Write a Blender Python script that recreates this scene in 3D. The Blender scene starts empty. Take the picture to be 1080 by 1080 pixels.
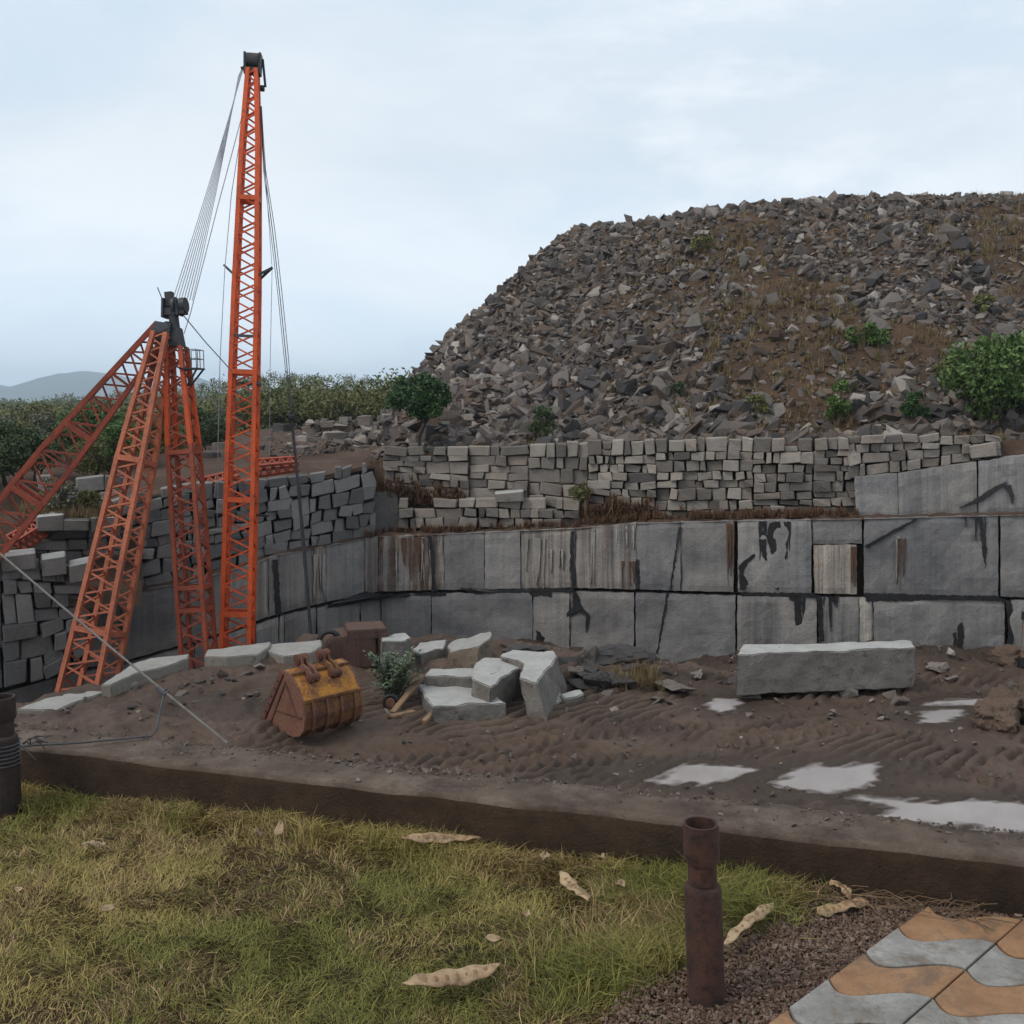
import bpy, bmesh, math, random
import numpy as np
from mathutils import Vector, Matrix, noise as mnoise

random.seed(11)
rng = np.random.default_rng(11)
S = bpy.context.scene
COL = S.collection

# ------------------------------------------------------------------ camera geometry
F = 1083.0
PITCH = math.radians(6.06)
CAMZ = 1.6
cp, sp = math.cos(PITCH), math.sin(PITCH)

def ray(px, py):
    a = (px - 540.0) / F
    b = -(py - 540.0) / F
    return np.array([a, cp + b * sp, -sp + b * cp])

def at_y(px, py, Y):
    d = ray(px, py)
    t = Y / d[1]
    return np.array([d[0] * t, Y, CAMZ + d[2] * t])

def at_z(px, py, z):
    d = ray(px, py)
    t = (z - CAMZ) / d[2]
    return np.array([d[0] * t, d[1] * t, z])

def V(a):
    return Vector((float(a[0]), float(a[1]), float(a[2])))

# ------------------------------------------------------------------ noise in numpy
_LAT = np.random.default_rng(5).random((256, 256))

def vnoise(x, y):
    x = np.asarray(x, float); y = np.asarray(y, float)
    xi = np.floor(x).astype(int); yi = np.floor(y).astype(int)
    fx = x - xi; fy = y - yi
    fx = fx * fx * (3 - 2 * fx); fy = fy * fy * (3 - 2 * fy)
    a = _LAT[xi & 255, yi & 255]; b = _LAT[(xi + 1) & 255, yi & 255]
    c = _LAT[xi & 255, (yi + 1) & 255]; d = _LAT[(xi + 1) & 255, (yi + 1) & 255]
    return (a * (1 - fx) + b * fx) * (1 - fy) + (c * (1 - fx) + d * fx) * fy

def fbm(x, y, o=4):
    s = 0; a = 0.5; t = 0
    for i in range(o):
        s = s + a * vnoise(x * 2 ** i + 17 * i, y * 2 ** i + 31 * i); t += a; a *= 0.5
    return s / t

def sstep(a, b, x):
    t = np.clip((np.asarray(x, float) - a) / (b - a), 0, 1)
    return t * t * (3 - 2 * t)

# ------------------------------------------------------------------ object helpers
def props(o, label=None, cat=None, group=None, kind=None):
    if label: o["label"] = label
    if cat: o["category"] = cat
    if group: o["group"] = group
    if kind: o["kind"] = kind
    return o

def empty(name, loc=(0, 0, 0), rz=0, label=None, cat=None, group=None):
    o = bpy.data.objects.new(name, None)
    o.empty_display_size = 0.2
    COL.objects.link(o)
    o.location = loc
    o.rotation_euler = (0, 0, rz)
    return props(o, label, cat, group)

def link(name, me, mat=None, parent=None):
    o = bpy.data.objects.new(name, me)
    COL.objects.link(o)
    if mat is not None and len(me.materials) == 0:
        me.materials.append(mat)
    if parent is not None:
        o.parent = parent
    return o

def npmesh(name, verts, faces, smooth=False):
    """faces: (N,k) int array or list of lists"""
    me = bpy.data.meshes.new(name)
    verts = np.asarray(verts, np.float32)
    if isinstance(faces, np.ndarray):
        n, k = faces.shape
        me.vertices.add(len(verts)); me.vertices.foreach_set("co", verts.ravel())
        me.loops.add(n * k); me.loops.foreach_set("vertex_index", faces.astype(np.int32).ravel())
        me.polygons.add(n); me.polygons.foreach_set("loop_start", (np.arange(n) * k).astype(np.int32))
        me.update(calc_edges=True)
    else:
        me.from_pydata([tuple(map(float, v)) for v in verts], [], faces)
    me.polygons.foreach_set("use_smooth", np.full(len(me.polygons), bool(smooth)))
    me.update()
    return me

def grid_faces(nu, nv):
    i = np.arange(nu - 1)[:, None] * nv + np.arange(nv - 1)[None, :]
    i = i.ravel()
    return np.stack([i, i + nv, i + nv + 1, i + 1], 1)

class MB:
    """collects simple shapes into one mesh"""
    def __init__(self): self.v = []; self.f = []
    def add(self, vs, fs):
        b = len(self.v)
        self.v += [tuple(map(float, v)) for v in vs]
        self.f += [[b + i for i in f] for f in fs]
        return self
    def tube(self, a, b, r, n=6, r2=None, cap=True):
        a = V(a); b = V(b); r2 = r if r2 is None else r2
        d = (b - a)
        if d.length < 1e-6: return self
        d.normalize()
        u = d.orthogonal().normalized(); w = d.cross(u)
        vs = []
        for p, rr in ((a, r), (b, r2)):
            for k in range(n):
                t = 2 * math.pi * k / n
                vs.append(p + u * math.cos(t) * rr + w * math.sin(t) * rr)
        fs = [[k, (k + 1) % n, n + (k + 1) % n, n + k] for k in range(n)]
        if cap: fs += [list(range(n))[::-1], list(range(n, 2 * n))]
        return self.add(vs, fs)
    def path(self, pts, r, n=6):
        pts = [V(p) for p in pts]
        rr = r if isinstance(r, (list, tuple)) else [r] * len(pts)
        vs = []; fs = []
        u = None
        for i, p in enumerate(pts):
            d = (pts[min(i + 1, len(pts) - 1)] - pts[max(i - 1, 0)]).normalized()
            if u is None: u = d.orthogonal().normalized()
            u = (u - d * u.dot(d)).normalized()
            w = d.cross(u)
            for k in range(n):
                t = 2 * math.pi * k / n
                vs.append(p + u * math.cos(t) * rr[i] + w * math.sin(t) * rr[i])
        for i in range(len(pts) - 1):
            for k in range(n):
                fs.append([i * n + k, i * n + (k + 1) % n, (i + 1) * n + (k + 1) % n, (i + 1) * n + k])
        fs += [list(range(n))[::-1], [(len(pts) - 1) * n + k for k in range(n)]]
        return self.add(vs, fs)
    def bar(self, a, b, wx, wy, up):
        """box beam between a and b"""
        a = V(a); b = V(b); d = (b - a).normalized()
        up = V(up); x = d.cross(up)
        if x.length < 1e-4: x = d.orthogonal()
        x.normalize(); y = x.cross(d).normalized()
        vs = []
        for p in (a, b):
            for sx, sy in ((-1, -1), (1, -1), (1, 1), (-1, 1)):
                vs.append(p + x * sx * wx / 2 + y * sy * wy / 2)
        return self.add(vs, [[0, 1, 2, 3], [7, 6, 5, 4], [0, 4, 5, 1], [1, 5, 6, 2], [2, 6, 7, 3], [3, 7, 4, 0]])
    def prism(self, poly, off):
        n = len(poly); off = np.array(off, float)
        vs = [np.array(p, float) for p in poly] + [np.array(p, float) + off for p in poly]
        fs = [list(range(n)), list(range(n, 2 * n))[::-1]]
        fs += [[i, n + i, n + (i + 1) % n, (i + 1) % n] for i in range(n)]
        return self.add(vs, fs)
    def build(self, name, mat=None, parent=None, smooth=False, bevel=0):
        me = bpy.data.meshes.new(name)
        me.from_pydata(self.v, [], self.f)
        bm = bmesh.new(); bm.from_mesh(me)
        bmesh.ops.recalc_face_normals(bm, faces=bm.faces)
        if bevel:
            bmesh.ops.bevel(bm, geom=list(bm.edges), offset=bevel, segments=2, affect='EDGES', clamp_overlap=True)
        bm.to_mesh(me); bm.free()
        if smooth:
            me.polygons.foreach_set("use_smooth", np.ones(len(me.polygons), bool))
            try: me.set_sharp_from_angle(angle=math.radians(40))
            except Exception: pass
        return link(name, me, mat, parent)

# ------------------------------------------------------------------ material helpers
class M:
    warm = None
    def __init__(self, name, rough=0.85, spec=0.3):
        self.m = bpy.data.materials.new(name); self.m.use_nodes = True
        self.nt = self.m.node_tree
        self.b = self.nt.nodes["Principled BSDF"]
        self.b.inputs["Roughness"].default_value = rough
        self.b.inputs["Specular IOR Level"].default_value = spec
    def n(self, t, **k):
        x = self.nt.nodes.new(t)
        for a, v in k.items(): setattr(x, a, v)
        return x
    def set(self, sock, v):
        if hasattr(v, "is_output") or isinstance(v, bpy.types.NodeSocket): self.nt.links.new(v, sock)
        elif isinstance(v, (tuple, list)) and len(v) == 3 and sock.type == 'RGBA': sock.default_value = (*v, 1)
        else: sock.default_value = v
    def coord(self, kind="Object", scale=(1, 1, 1), jitter=False):
        tc = self.n("ShaderNodeTexCoord"); mp = self.n("ShaderNodeMapping")
        self.set(mp.inputs["Vector"], tc.outputs[kind])
        mp.inputs["Scale"].default_value = scale
        if jitter:
            r = self.math('MULTIPLY', self.rnd(), 37.0)
            cb = self.n("ShaderNodeCombineXYZ")
            for i in range(3): self.set(cb.inputs[i], r)
            self.set(mp.inputs["Location"], cb.outputs[0])
        return mp.outputs[0]
    def rnd(self):
        g = self.n("ShaderNodeNewGeometry"); oi = self.n("ShaderNodeObjectInfo")
        s = self.math('ADD', g.outputs["Random Per Island"], oi.outputs["Random"])
        return self.math('FRACT', s)
    def math(self, op, a, b=None):
        x = self.n("ShaderNodeMath", operation=op)
        self.set(x.inputs[0], a)
        if b is not None: self.set(x.inputs[1], b)
        return x.outputs[0]
    def noise(self, vec, scale, detail=5, rough=0.6, dist=0):
        x = self.n("ShaderNodeTexNoise")
        self.set(x.inputs["Vector"], vec)
        x.inputs["Scale"].default_value = scale; x.inputs["Detail"].default_value = detail
        x.inputs["Roughness"].default_value = rough; x.inputs["Distortion"].default_value = dist
        return x.outputs["Fac"]
    def voro(self, vec, scale, feature='F1'):
        x = self.n("ShaderNodeTexVoronoi", feature=feature)
        self.set(x.inputs["Vector"], vec); x.inputs["Scale"].default_value = scale
        return x.outputs["Distance"]
    def ramp(self, fac, stops, interp='LINEAR'):
        x = self.n("ShaderNodeValToRGB"); cr = x.color_ramp; cr.interpolation = interp
        while len(cr.elements) < len(stops): cr.elements.new(0.5)
        for e, (p, c) in zip(cr.elements, stops):
            e.position = p
            e.color = (*c, 1) if isinstance(c, (tuple, list)) else (c, c, c, 1)
        self.set(x.inputs[0], fac)
        return x.outputs[0]
    def mix(self, fac, a, b, mode='MIX'):
        x = self.n("ShaderNodeMix", data_type='RGBA', blend_type=mode)
        self.set(x.inputs[0], fac); self.set(x.inputs[6], a); self.set(x.inputs[7], b)
        return x.outputs[2]
    def bump(self, h, strength=0.5, dist=0.02):
        x = self.n("ShaderNodeBump"); x.inputs["Strength"].default_value = strength
        x.inputs["Distance"].default_value = dist
        self.set(x.inputs["Height"], h); self.set(self.b.inputs["Normal"], x.outputs[0])
    def color(self, c):
        if self.warm: c = self.mix(1.0, c, self.warm, 'MULTIPLY')
        self.set(self.b.inputs["Base Color"], c); return self
    def rough(self, r): self.set(self.b.inputs["Roughness"], r); return self
    def attr(self, name):
        x = self.n("ShaderNodeAttribute"); x.attribute_name = name
        return x
    def sep(self, c):
        x = self.n("ShaderNodeSeparateColor"); self.set(x.inputs[0], c)
        return x.outputs

def hx(s, k=1.0):
    s = s.lstrip('#'); o = []
    for i in (0, 2, 4):
        c = int(s[i:i + 2], 16) / 255
        o.append(k * (c / 12.92 if c <= 0.04045 else ((c + 0.055) / 1.055) ** 2.4))
    return tuple(o)

# --- materials
def m_mud():
    m = M("mud", 0.9, 0.35); m.warm = (1.12, 1.0, 0.86); v = m.coord()
    a = m.noise(v, 0.45, 5, 0.6); b = m.noise(v, 7, 6, 0.7); c = m.noise(v, 45, 4, 0.7)
    col = m.ramp(a, [(0.3, (0.066, 0.045, 0.034)), (0.5, (0.105, 0.076, 0.062)), (0.7, (0.14, 0.105, 0.088))])
    col = m.mix(m.ramp(b, [(0.35, 0.0), (0.75, 0.75)]), col, (0.062, 0.042, 0.032))
    col = m.mix(m.ramp(c, [(0.62, 0.0), (0.72, 0.55)]), col, (0.23, 0.19, 0.165))
    wet = m.noise(v, 0.8, 4, 0.6)
    at = m.attr("wet")
    w = at.outputs["Fac"]
    col = m.mix(m.math('MULTIPLY', w, 0.7), col, (0.034, 0.025, 0.019))
    m.color(col)
    m.rough(m.math('SUBTRACT', m.ramp(wet, [(0.38, 0.85), (0.62, 0.48)]), m.math('MULTIPLY', w, 0.35)))
    m.bump(m.mix(0.4, m.noise(v, 9, 8, 0.75), m.noise(v, 50, 5, 0.75)), 1.0, 0.07)
    return m.m

def m_earth(name, c1, c2, c3, sc=1.0):
    m = M(name, 0.95, 0.15); m.warm = (1.12, 1.0, 0.86); v = m.coord()
    col = m.ramp(m.noise(v, 0.5 * sc, 6, 0.7), [(0.3, c1), (0.5, c2), (0.72, c3)])
    col = m.mix(m.ramp(m.noise(v, 9 * sc, 5, 0.7), [(0.4, 0.0), (0.8, 0.7)]), col, c1)
    m.color(col)
    m.bump(m.noise(v, 6 * sc, 8, 0.75), 0.9, 0.12 / sc)
    return m.m

def m_stone(name, cols, tint=(1.06, 1.0, 0.92), spec=0.25):
    """broken or stacked stone: every block its own shade"""
    m = M(name, 0.85, spec); m.warm = tint; v = m.coord(jitter=True)
    r = m.rnd()
    n = len(cols)
    col = m.ramp(r, [((i + 0.5) / n, c) for i, c in enumerate(cols)])
    a = m.noise(v, 2.3, 6, 0.65)
    col = m.mix(m.ramp(a, [(0.4, 0.0), (0.7, 0.6)]), col, m.mix(0.5, col, (0.05, 0.04, 0.035)))
    b = m.noise(v, 24, 4, 0.7)
    col = m.mix(m.ramp(b, [(0.45, 0.0), (0.8, 0.45)]), col, m.mix(0.5, col, (0.42, 0.38, 0.34)))
    m.color(col)
    m.bump(m.mix(0.35, m.noise(v, 7, 7, 0.75), b), 0.9, 0.08)
    return m.m

def m_cut():
    """sawn quarry face; UV in metres, colour attribute stain = (rust, white, dark)"""
    m = M("sawn_granite_face", 0.75, 0.3); m.warm = (1.0, 0.96, 0.92)
    uv = m.coord("UV")
    col = m.ramp(m.noise(uv, 0.7, 6, 0.62, 0.4), [(0.33, (0.115, 0.119, 0.128)), (0.5, (0.19, 0.191, 0.195)), (0.66, (0.27, 0.262, 0.252))])
    sp_ = m.noise(uv, 60, 3, 0.7)
    col = m.mix(m.ramp(sp_, [(0.4, 0.0), (0.75, 0.4)]), col, m.mix(0.5, col, (0.34, 0.33, 0.32)))
    st = m.attr("stain"); s = m.sep(st.outputs["Color"])
    wav = m.coord("UV", (1, 1, 1))
    wob = m.n("ShaderNodeVectorMath", operation='ADD')
    nz = m.n("ShaderNodeTexNoise"); m.set(nz.inputs["Vector"], uv); nz.inputs["Scale"].default_value = 0.8
    nzs = m.n("ShaderNodeVectorMath", operation='SCALE'); m.set(nzs.inputs[0], nz.outputs["Color"]); nzs.inputs[3].default_value = 0.10
    m.set(wob.inputs[0], uv); m.set(wob.inputs[1], nzs.outputs[0])
    def streak(scale, v_s, lo, hi, off):
        mp = m.n("ShaderNodeMapping"); m.set(mp.inputs["Vector"], wob.outputs[0])
        mp.inputs["Scale"].default_value = (scale, v_s, 1); mp.inputs["Location"].default_value = (off, off * 0.7, 0)
        a_ = m.ramp(m.noise(mp.outputs[0], 1.0, 6, 0.72), [(lo, 0.0), (hi, 1.0)])
        br = m.n("ShaderNodeMapping"); m.set(br.inputs["Vector"], uv); br.inputs["Scale"].default_value = (1.6, 0.9, 1); br.inputs["Location"].default_value = (off * 1.3, off, 0)
        return m.math('MULTIPLY', a_, m.ramp(m.noise(br.outputs[0], 1.0, 5, 0.7), [(0.30, 0.35), (0.50, 1.0)]))
    # faint drill flutes and water streaks everywhere
    f = streak(5.0, 0.22, 0.45, 0.75, 3.1)
    col = m.mix(m.math('MULTIPLY', f, 0.28), col, (0.10, 0.10, 0.105))
    f2 = streak(3.4, 0.16, 0.52, 0.74, 9.7)
    col = m.mix(m.math('MULTIPLY', f2, 0.22), col, (0.28, 0.265, 0.25))
    w = m.math('MULTIPLY', streak(9.0, 0.12, 0.44, 0.55, 21.0), s[1])
    col = m.mix(w, col, (0.40, 0.365, 0.315))
    r = m.math('MULTIPLY', streak(5.0, 0.08, 0.46, 0.54, 41.0), s[0])
    col = m.mix(r, col, (0.105, 0.062, 0.038))
    k = m.math('MULTIPLY', streak(2.0, 0.09, 0.50, 0.62, 63.0), s[2])
    col = m.mix(k, col, (0.022, 0.021, 0.021))
    oi_ = m.n("ShaderNodeObjectInfo")
    col = m.mix(1.0, col, m.ramp(oi_.outputs['Random'], [(0.0, (0.80, 0.81, 0.84)), (0.5, (1.0, 0.98, 0.96)), (1.0, (1.12, 1.12, 1.13))]), 'MULTIPLY')
    # fine pitted grain
    gr_ = m.noise(uv, 22, 6, 0.75)
    col = m.mix(m.ramp(gr_, [(0.38, 0.55), (0.5, 0.0)]), col, m.mix(0.55, col, (0.03, 0.03, 0.032)))
    m.color(col)
    m.rough(m.math('SUBTRACT', 0.8, m.math('MULTIPLY', k, 0.4)))
    m.bump(m.mix(0.3, m.noise(uv, 5, 9, 0.75), gr_), 0.8, 0.06)
    return m.m

def m_block(name, c1, c2, top=None):
    m = M(name, 0.7, 0.3); m.warm = (1.07, 1.0, 0.92); v = m.coord()
    col = m.ramp(m.noise(v, 1.6, 6, 0.65), [(0.3, c1), (0.7, c2)])
    col = m.mix(m.ramp(m.noise(v, 30, 4, 0.7), [(0.45, 0.0), (0.8, 0.5)]), col, m.mix(0.5, col, (0.5, 0.49, 0.47)))
    col = m.mix(m.ramp(m.noise(v, 5, 6, 0.7, 0.6), [(0.56, 0.0), (0.66, 0.75)]), col, (0.07, 0.058, 0.048))
    if top:   # upward faces paler: the sky sheen of wet tops is put into their colour
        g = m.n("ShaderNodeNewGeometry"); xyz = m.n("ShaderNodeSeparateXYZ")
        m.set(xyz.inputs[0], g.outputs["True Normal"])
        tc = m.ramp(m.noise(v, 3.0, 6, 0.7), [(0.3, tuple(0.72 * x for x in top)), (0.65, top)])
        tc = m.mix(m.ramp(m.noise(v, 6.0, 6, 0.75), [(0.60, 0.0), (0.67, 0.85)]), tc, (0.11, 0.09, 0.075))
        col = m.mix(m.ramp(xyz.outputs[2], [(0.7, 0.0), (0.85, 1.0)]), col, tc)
    m.color(col)
    m.bump(m.mix(0.4, m.noise(v, 5, 8, 0.75), m.noise(v, 40, 4, 0.75)), 0.9, 0.07)
    return m.m

def m_paint(name, c, worn, amount=0.5, rough=0.55):
    m = M(name, rough, 0.4); v = m.coord()
    base = m.mix(m.noise(v, 1.3, 4, 0.6), tuple(0.72 * x for x in c), tuple(1.15 * x for x in c))
    a = m.noise(v, 3.5, 6, 0.75)
    col = m.mix(m.ramp(a, [(0.62 - 0.25 * amount, 0.0), (0.80 - 0.2 * amount, 1.0)]), base, worn)
    b = m.noise(v, 28, 6, 0.75)
    col = m.mix(m.ramp(b, [(0.50, 0.0), (0.66, 0.75)]), col, tuple(0.45 * x for x in worn))
    d_ = m.noise(v, 0.9, 7, 0.75)
    col = m.mix(m.ramp(d_, [(0.48, 0.0), (0.68, 0.55)]), col, tuple(0.6 * x for x in worn))
    m.color(col)
    m.bump(b, 0.5, 0.012)
    return m.m

def m_leaf(name, cols, trans=0.12):
    m = M(name, 0.6, 0.25)
    r = m.rnd()
    n = len(cols)
    m.color(m.ramp(r, [((i + 0.5) / n, c) for i, c in enumerate(cols)]))
    return m.m

def m_attrcol(name, rough=0.75, spec=0.2):
    m = M(name, rough, spec)
    m.color(m.attr("col").outputs["Color"])
    return m.m

MAT = {}
MAT['mud'] = m_mud()
MAT['terrace'] = m_earth("terrace_earth", (0.05, 0.034, 0.026), (0.088, 0.062, 0.05), (0.13, 0.10, 0.085))
MAT['heap'] = m_earth("heap_earth", (0.042, 0.031, 0.025), (0.080, 0.055, 0.040), (0.125, 0.085, 0.057), 1.4)
MAT['core'] = m_earth("shaded_core_earth", (0.012, 0.01, 0.009), (0.022, 0.018, 0.015), (0.035, 0.028, 0.022))  # near-black earth: the shade inside gaps and joints is put into this colour
MAT['lawn_soil'] = m_earth("lawn_soil", (0.035, 0.026, 0.016), (0.06, 0.045, 0.026), (0.09, 0.07, 0.04), 6)
MAT['gravel_bed'] = m_earth("gravel_bed", (0.03, 0.02, 0.016), (0.06, 0.04, 0.032), (0.10, 0.07, 0.06), 20)
MAT['far_ground'] = m_earth("far_ground", (0.05, 0.055, 0.025), (0.07, 0.07, 0.03), (0.1, 0.08, 0.045), 0.05)
MAT['mountain'] = m_earth("mountain_scrub", (0.05, 0.07, 0.04), (0.08, 0.09, 0.05), (0.11, 0.10, 0.07), 0.004)
MAT['cut'] = m_cut()
MAT['stack'] = m_stone("stacked_granite", [(0.14, 0.132, 0.126), (0.24, 0.223, 0.208), (0.33, 0.306, 0.283), (0.19, 0.18, 0.172), (0.285, 0.265, 0.243), (0.08, 0.075, 0.075), (0.25, 0.218, 0.195), (0.30, 0.27, 0.25)])
MAT['stack_dark'] = m_stone("stacked_dark_granite", [(0.10, 0.102, 0.107), (0.165, 0.165, 0.168), (0.22, 0.217, 0.215), (0.125, 0.127, 0.132), (0.19, 0.187, 0.183), (0.08, 0.08, 0.084)], (1.22, 1.17, 1.10))
ROCK = [(0.06, 0.058, 0.062), (0.13, 0.115, 0.105), (0.19, 0.17, 0.155), (0.042, 0.04, 0.046), (0.125, 0.092, 0.07), (0.155, 0.14, 0.13), (0.08, 0.064, 0.056), (0.40, 0.37, 0.345), (0.075, 0.072, 0.076), (0.15, 0.11, 0.082)]
MAT['rubble'] = m_stone("rubble_rock", ROCK, (0.92, 0.85, 0.79))
MAT['rock_dark'] = m_stone("dark_grey_rock", [(0.06, 0.06, 0.065), (0.085, 0.083, 0.086), (0.045, 0.044, 0.05)], (0.94, 0.87, 0.81))
MAT['rock_pale'] = m_stone("pale_grey_rock", [(0.27, 0.25, 0.235), (0.33, 0.305, 0.28), (0.23, 0.215, 0.20)], (0.94, 0.87, 0.81))
MAT['rock_mid'] = m_stone("mid_grey_rock", [(0.14, 0.128, 0.12), (0.17, 0.155, 0.145), (0.20, 0.18, 0.168)], (0.94, 0.87, 0.81))
MAT['rock_brown'] = m_stone("brown_rock", [(0.105, 0.076, 0.06), (0.13, 0.094, 0.073), (0.088, 0.068, 0.056)], (0.94, 0.87, 0.81))
MAT['block'] = m_block("quarried_block", (0.13, 0.125, 0.12), (0.22, 0.21, 0.20), (0.47, 0.485, 0.49))
MAT['block_rust'] = m_block("weathered_block", (0.16, 0.13, 0.10), (0.28, 0.23, 0.18), (0.38, 0.39, 0.39))
MAT['slab'] = m_block("edge_slab", (0.22, 0.21, 0.19), (0.27, 0.25, 0.225), (0.39, 0.40, 0.395))
MAT['kerb'] = None
MAT['boom'] = m_paint("orange_boom_paint", (0.66, 0.088, 0.012), (0.20, 0.045, 0.02), 0.25)
MAT['boom_dark'] = m_paint("dull_orange_paint", (0.34, 0.065, 0.026), (0.16, 0.045, 0.026), 0.45)
MAT['leg'] = m_paint("faded_red_oxide_paint", (0.43, 0.12, 0.055), (0.20, 0.06, 0.035), 0.4, 0.75)
MAT['leg2'] = m_paint("red_oxide_paint", (0.33, 0.062, 0.028), (0.13, 0.038, 0.024), 0.4, 0.7)
MAT['black'] = m_paint("black_grease_steel", (0.018, 0.02, 0.024), (0.045, 0.035, 0.03), 0.4, 0.5)
MAT['wire'] = m_paint("galvanised_wire", (0.34, 0.34, 0.38), (0.2, 0.19, 0.19), 0.3, 0.5)
MAT['dark_wire'] = m_paint("dark_wire_rope", (0.07, 0.072, 0.08), (0.04, 0.036, 0.034), 0.3, 0.6)
MAT['rope'] = m_paint("grey_stay_cable", (0.16, 0.145, 0.13), (0.13, 0.11, 0.09), 0.4, 0.7)
MAT['rust'] = m_paint("brown_rust", (0.15, 0.058, 0.034), (0.065, 0.03, 0.022), 0.6, 0.85)
MAT['rust_plate'] = m_paint("rusty_plate", (0.19, 0.085, 0.052), (0.12, 0.048, 0.03), 0.5, 0.8)
MAT['rust_pipe'] = m_paint("rusty_pipe", (0.075, 0.03, 0.019), (0.03, 0.016, 0.012), 0.95, 0.85)
MAT['dark_pipe'] = m_paint("dark_pipe", (0.03, 0.016, 0.012), (0.016, 0.01, 0.009), 0.6, 0.7)
MAT['yellow'] = m_paint("worn_yellow_paint", (0.50, 0.21, 0.02), (0.12, 0.045, 0.024), 0.80, 0.65)
MAT['yellow_rust'] = m_paint("rust_over_yellow", (0.25, 0.115, 0.03), (0.085, 0.034, 0.021), 1.0, 0.85)
MAT['wood'] = m_paint("weathered_wood", (0.26, 0.16, 0.09), (0.12, 0.075, 0.045), 0.5, 0.85)
MAT['bark'] = m_paint("dark_bark", (0.05, 0.038, 0.028), (0.025, 0.02, 0.016), 0.5, 0.9)
MAT['stem'] = m_paint("green_stem", (0.10, 0.09, 0.045), (0.07, 0.05, 0.03), 0.4, 0.85)
MAT['leaf_tree'] = m_leaf("tree_leaf", [(0.023, 0.050, 0.014), (0.039, 0.077, 0.022), (0.058, 0.106, 0.030), (0.029, 0.062, 0.019)])
MAT['leaf_bush'] = m_leaf("bush_leaf", [(0.060, 0.109, 0.026), (0.090, 0.145, 0.036), (0.112, 0.167, 0.046), (0.053, 0.087, 0.023)])
MAT['leaf_olive'] = m_leaf("olive_leaf", [(0.109, 0.112, 0.036), (0.152, 0.147, 0.052), (0.181, 0.168, 0.058), (0.087, 0.092, 0.033)])
MAT['leaf_dark'] = m_leaf("dark_leaf", [(0.030, 0.049, 0.018), (0.051, 0.075, 0.026), (0.075, 0.096, 0.034)])
MAT['leaf_grey'] = m_leaf("grey_green_leaf", [(0.119, 0.121, 0.078), (0.154, 0.151, 0.098), (0.098, 0.101, 0.065)])
MAT['leaf_broad'] = m_leaf("broad_leaf", [(0.085, 0.125, 0.07), (0.12, 0.17, 0.095), (0.065, 0.10, 0.05), (0.17, 0.21, 0.14)])
MAT['dry'] = m_leaf("dry_grass_blade", [(0.20, 0.135, 0.065), (0.26, 0.18, 0.09), (0.14, 0.085, 0.045), (0.11, 0.10, 0.04)])
MAT['rust_grass'] = m_leaf("rust_dry_grass", [(0.110, 0.055, 0.029), (0.165, 0.088, 0.044), (0.077, 0.040, 0.022)])
MAT['grass'] = m_attrcol("lawn_grass")
MAT['pebble'] = m_stone("pebble", [(0.09, 0.052, 0.036), (0.17, 0.105, 0.078), (0.26, 0.185, 0.145), (0.055, 0.035, 0.028), (0.14, 0.082, 0.058), (0.20, 0.145, 0.115)])

def m_kerb():
    m = M("kerb_concrete", 0.9, 0.25); m.warm = (1.12, 1.0, 0.86); v = m.coord()
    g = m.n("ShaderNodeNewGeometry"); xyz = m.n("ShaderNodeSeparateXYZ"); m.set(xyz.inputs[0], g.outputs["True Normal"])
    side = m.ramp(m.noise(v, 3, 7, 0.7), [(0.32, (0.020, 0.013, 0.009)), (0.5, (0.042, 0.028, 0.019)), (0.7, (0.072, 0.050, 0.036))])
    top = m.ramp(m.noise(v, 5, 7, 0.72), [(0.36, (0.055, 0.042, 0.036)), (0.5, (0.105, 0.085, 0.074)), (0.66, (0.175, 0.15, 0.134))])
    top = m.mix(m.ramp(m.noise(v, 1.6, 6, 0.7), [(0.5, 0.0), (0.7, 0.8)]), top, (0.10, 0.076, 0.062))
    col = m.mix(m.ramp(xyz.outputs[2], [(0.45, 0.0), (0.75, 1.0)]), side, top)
    sp2 = m.noise(v, 95, 4, 0.75)
    col = m.mix(m.ramp(sp2, [(0.5, 0.0), (0.75, 0.5)]), col, m.mix(0.6, col, (0.02, 0.016, 0.013)))
    m.color(col)
    m.bump(m.mix(0.5, m.noise(v, 25, 6, 0.7), sp2), 1.0, 0.022)
    return m.m
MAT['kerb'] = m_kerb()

def m_water():
    m = M("milky_puddle_water", 0.04, 0.5); v = m.coord()
    milk = m.ramp(m.noise(v, 0.9, 4, 0.6), [(0.3, (0.31, 0.275, 0.262)), (0.7, (0.40, 0.36, 0.345))])
    dn = m.math('ADD', m.attr("depth").outputs["Fac"], m.math('MULTIPLY', m.math('SUBTRACT', m.noise(v, 7, 5, 0.7), 0.5), 0.03))
    m.color(m.mix(m.ramp(m.math('MULTIPLY', dn, 20.0), [(0.0, 0.0), (0.35, 0.35), (0.95, 1.0)]), (0.06, 0.045, 0.036), milk))
    m.bump(m.noise(v, 6, 2, 0.5), 0.03, 0.01)
    return m.m
MAT['water'] = m_water()
def m_seep():
    m = M("wet_black_seep", 0.35, 0.4); v = m.coord()
    m.color(m.ramp(m.noise(v, 4, 5, 0.7), [(0.3, (0.010, 0.010, 0.011)), (0.7, (0.028, 0.026, 0.026))]))
    return m.m
MAT['seep'] = m_seep()

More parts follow.
